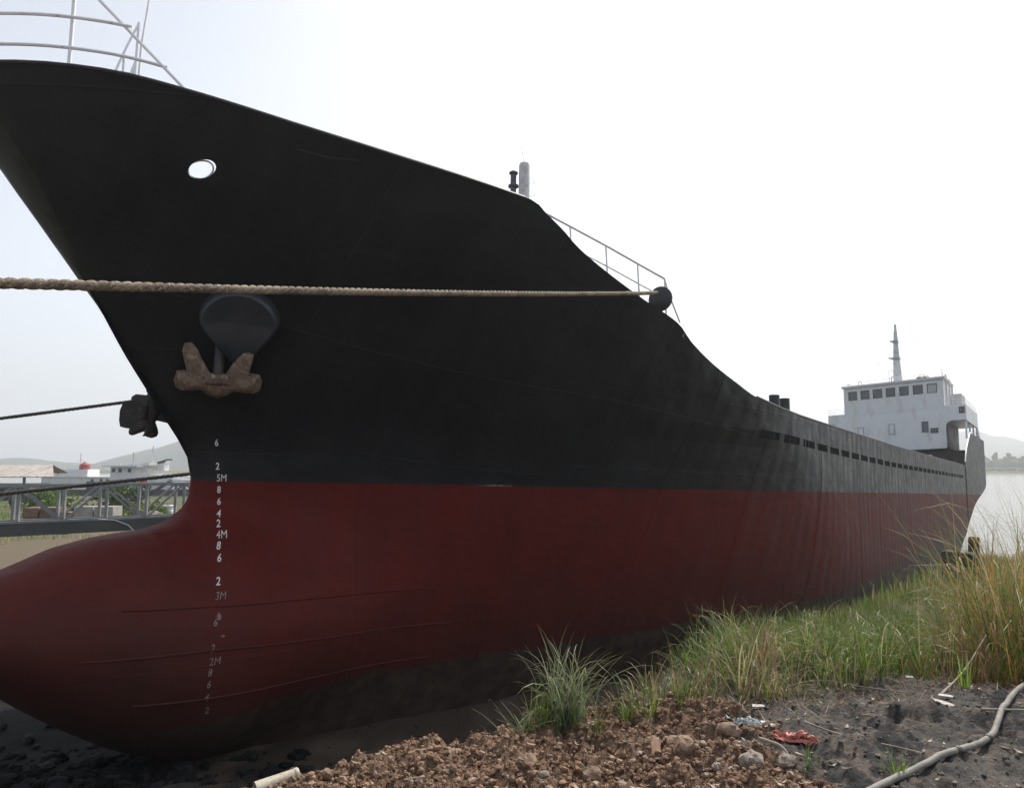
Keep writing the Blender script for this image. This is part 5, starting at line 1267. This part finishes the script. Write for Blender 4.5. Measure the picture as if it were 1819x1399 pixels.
grass_plant(7.1,12.5,40,(.5,.95),(.02,.04),(.1,.7),(.4,1.6),BLUEG,'broad leaved green plant beside the muddy foot of the hull',.10,'leafy_plant',.1)
grass_plant(10.6,17.2,40,(.9,1.6),(.03,.06),(.1,.7),(.4,1.6),np.concatenate([BLUEG*.8,GOLD]),'broad leaved plant in front of the black posts',.16,'leafy_plant',.1)
# ---- dry leaf litter, mud crumbs and rope fibres
def litter(name, X, Y, size, cols, label, lift=.004):
    n = len(X); a = rs.uniform(0, 6.28, n); t_ = np.linspace(-1, 1, 5); L_ = size; W_ = size*rs.uniform(.10, .38, n); cu = rs.uniform(-.5, .9, n); tl = rs.normal(0, .35, n)
    gz_ = ground_z(X, Y); V = []
    for t in t_:
        w = W_*(1-abs(t)**1.6*.9)[..., None] if False else W_*(1-abs(t)**1.6*.9)
        for sg in (-1, 1):
            lx = L_*t; ly = sg*w; lz = lift + abs(cu)*L_*(t*t if True else 0)*.6 + tl*L_*t*.5 + rs.uniform(0,.002,n)
            V.append(np.stack([X + lx*np.cos(a)-ly*np.sin(a), Y + lx*np.sin(a)+ly*np.cos(a), gz_ + np.maximum(lz, .002)], -1))
    V = np.stack(V, 1).reshape(-1, 3); F = (np.arange(n)[:, None, None]*10 + np.arange(4)[None, :, None]*2 + np.array([0,1,3,2])[None, None]).reshape(-1, 4)
    o = mesh_np(name, V, F, np.repeat(cols, 10, 0), leafmat); tag(o, label, 'litter', kind='stuff')
n = 1500; X = rs.uniform(.2, 6.3, n); Y = rs.uniform(3.4, 7.0, n); k = ground_parts(X, Y)[3] > .6; X, Y = X[k], Y[k]; n = len(X)
litter('leaf_litter', X, Y, .008+.035*rs.uniform(0,1,n)**2.2, pick(np.array([[.30,.24,.16],[.22,.16,.10],[.38,.34,.27],[.16,.11,.07]]), n), 'dry leaves and straw scattered on the dark ground')
n = 260; X = rs.uniform(-1.2, 1.6, n); Y = rs.uniform(3.7, 4.9, n); k = ground_parts(X, Y)[3] > .6; X, Y = X[k], Y[k]; n = len(X)
litter('straw_litter', X, Y, .008+.03*rs.uniform(0,1,n)**2, pick(np.array([[.36,.28,.18],[.42,.36,.26]]), n), 'bits of dry leaf on the red-brown soil', .012)
n = 1500; X = rs.uniform(1.4, 5, n); Y = front(X) - np.abs(rs.normal(0, .22, n)); 
blades('dead_thatch', X, Y, rs.uniform(.05,.22,n), rs.uniform(.003,.006,n), rs.uniform(.9,1.5,n), rs.uniform(-.4,.5,n), pick(np.concatenate([DRY*.9, RUSTY*.7]), n), 'flattened dead stems at the foot of the grass', nseg=4)
n = 2600; X = rs.uniform(-6, 2.5, n); Y = rs.uniform(9, 19, n); k = ground_parts(X, Y)[3] < .1; X, Y = X[k], Y[k]; n = len(X)
clods('mud_crumbs', X, Y, .006+.045*rs.uniform(0,1,n)**5, np.array([[.07,.055,.045]])*rs.uniform(.5,1.8,(n,1)), 'crumbs of mud and shell on the shaded beach', 'mud', .6, 1, .3)
# ---- yard vegetation at left
def bush(x, y, r, h, n, pal, label, leaf=.12):
    z = float(ground_z(x, y)); nn = n; a = rs.uniform(0, 6.28, nn); q = rs.uniform(0, 1, nn)**.4; v = rs.uniform(0, 1, nn)
    lob = 1+.3*np.sin(a*3+x)+.2*np.sin(a*5+y)
    P = np.stack([x+r*lob*q*np.cos(a)*np.sqrt(1-v*v*.8), y+r*q*np.sin(a), z+.1+h*v*(.75+.25*rs.uniform(0,1,nn))*lob**.5], -1)
    d1 = rs.normal(0, 1, (nn, 3)); d1 /= np.linalg.norm(d1, axis=1)[:, None]; d2 = np.cross(d1, rs.normal(0, 1, (nn, 3))); d2 /= np.linalg.norm(d2, axis=1)[:, None]
    s_ = rs.uniform(.5, 1.2, (nn, 1))*leaf; V = np.stack([P-d1*s_, P+d2*s_*.5, P+d1*s_, P-d2*s_*.5], 1).reshape(-1, 3); F = np.arange(nn*4).reshape(-1, 4)
    root = empty('bush', (x, y, z), (0,0,0), label, 'bush', 'bushes in the yard')
    o = mesh_np('foliage', V - np.array([x, y, z]), F, np.repeat(pick(pal, nn), 4, 0), leafmat); o.parent = root
    MB().tube([(0,0,-.1),(.1,0,h*.4),(.2,.1,h*.7)], [.06,.05,.02], 6).build('stem', M['oldwood'], root)
bush(-45.5,73,2.0,2.0,900,GREEN*.9,'yellow-green bush above the brown stone blocks',.22)
bush(-34.5,66,2.2,2.6,1200,GREEN*.5,'dark green bush right of the concrete blocks',.22)
bush(-37.6,62,1.6,1.6,700,GREEN*.8,'low light green bush behind the concrete blocks',.2)
bush(-28.2,58,1.6,1.3,700,GREEN*.9,'bright green bush below the coiled chain',.18)
bush(-46,47,2.6,1.0,900,GREEN*1.2,'low spreading bush at the far left edge',.2)
X = rs.uniform(-60, -12, 42000); Y = 24+56*rs.uniform(0, 1, 42000)**1.5; kk = vnoise(X, Y, .12, 31) > -.2; X, Y = X[kk], Y[kk]; k2 = (-(X*NX+Y*NY) > 24); X, Y = X[k2], Y[k2]; n = len(X)
blades('yard_grass', X, Y, rs.uniform(.15,.5,n), rs.uniform(.02,.05,n), rs.uniform(.0,.6,n), rs.uniform(.1,1.2,n), mixpal(n, X, Y, .35)*1.2, 'rough grass in the yard behind the ship', nseg=3)
# ------------------------------------------------------------------ the hazy air
hzb = MB().box((400, 1400, 120), (6400, 3600, 250)).build('haze', [], None)
hm_ = bpy.data.materials.new('haze'); hm_.use_nodes = True; t = hm_.node_tree; t.nodes.remove(t.nodes['Principled BSDF']); pv_ = t.nodes.new('ShaderNodeVolumePrincipled')
pv_.inputs['Color'].default_value = (.93,.97,1,1); pv_.inputs['Density'].default_value = .00048; pv_.inputs['Anisotropy'].default_value = .3
t.links.new(pv_.outputs[0], t.nodes['Material Output'].inputs['Volume']); hzb.data.materials.append(hm_); tag(hzb, 'pale hazy air over the river and yard', kind='stuff'); hzb.display_type = 'WIRE'
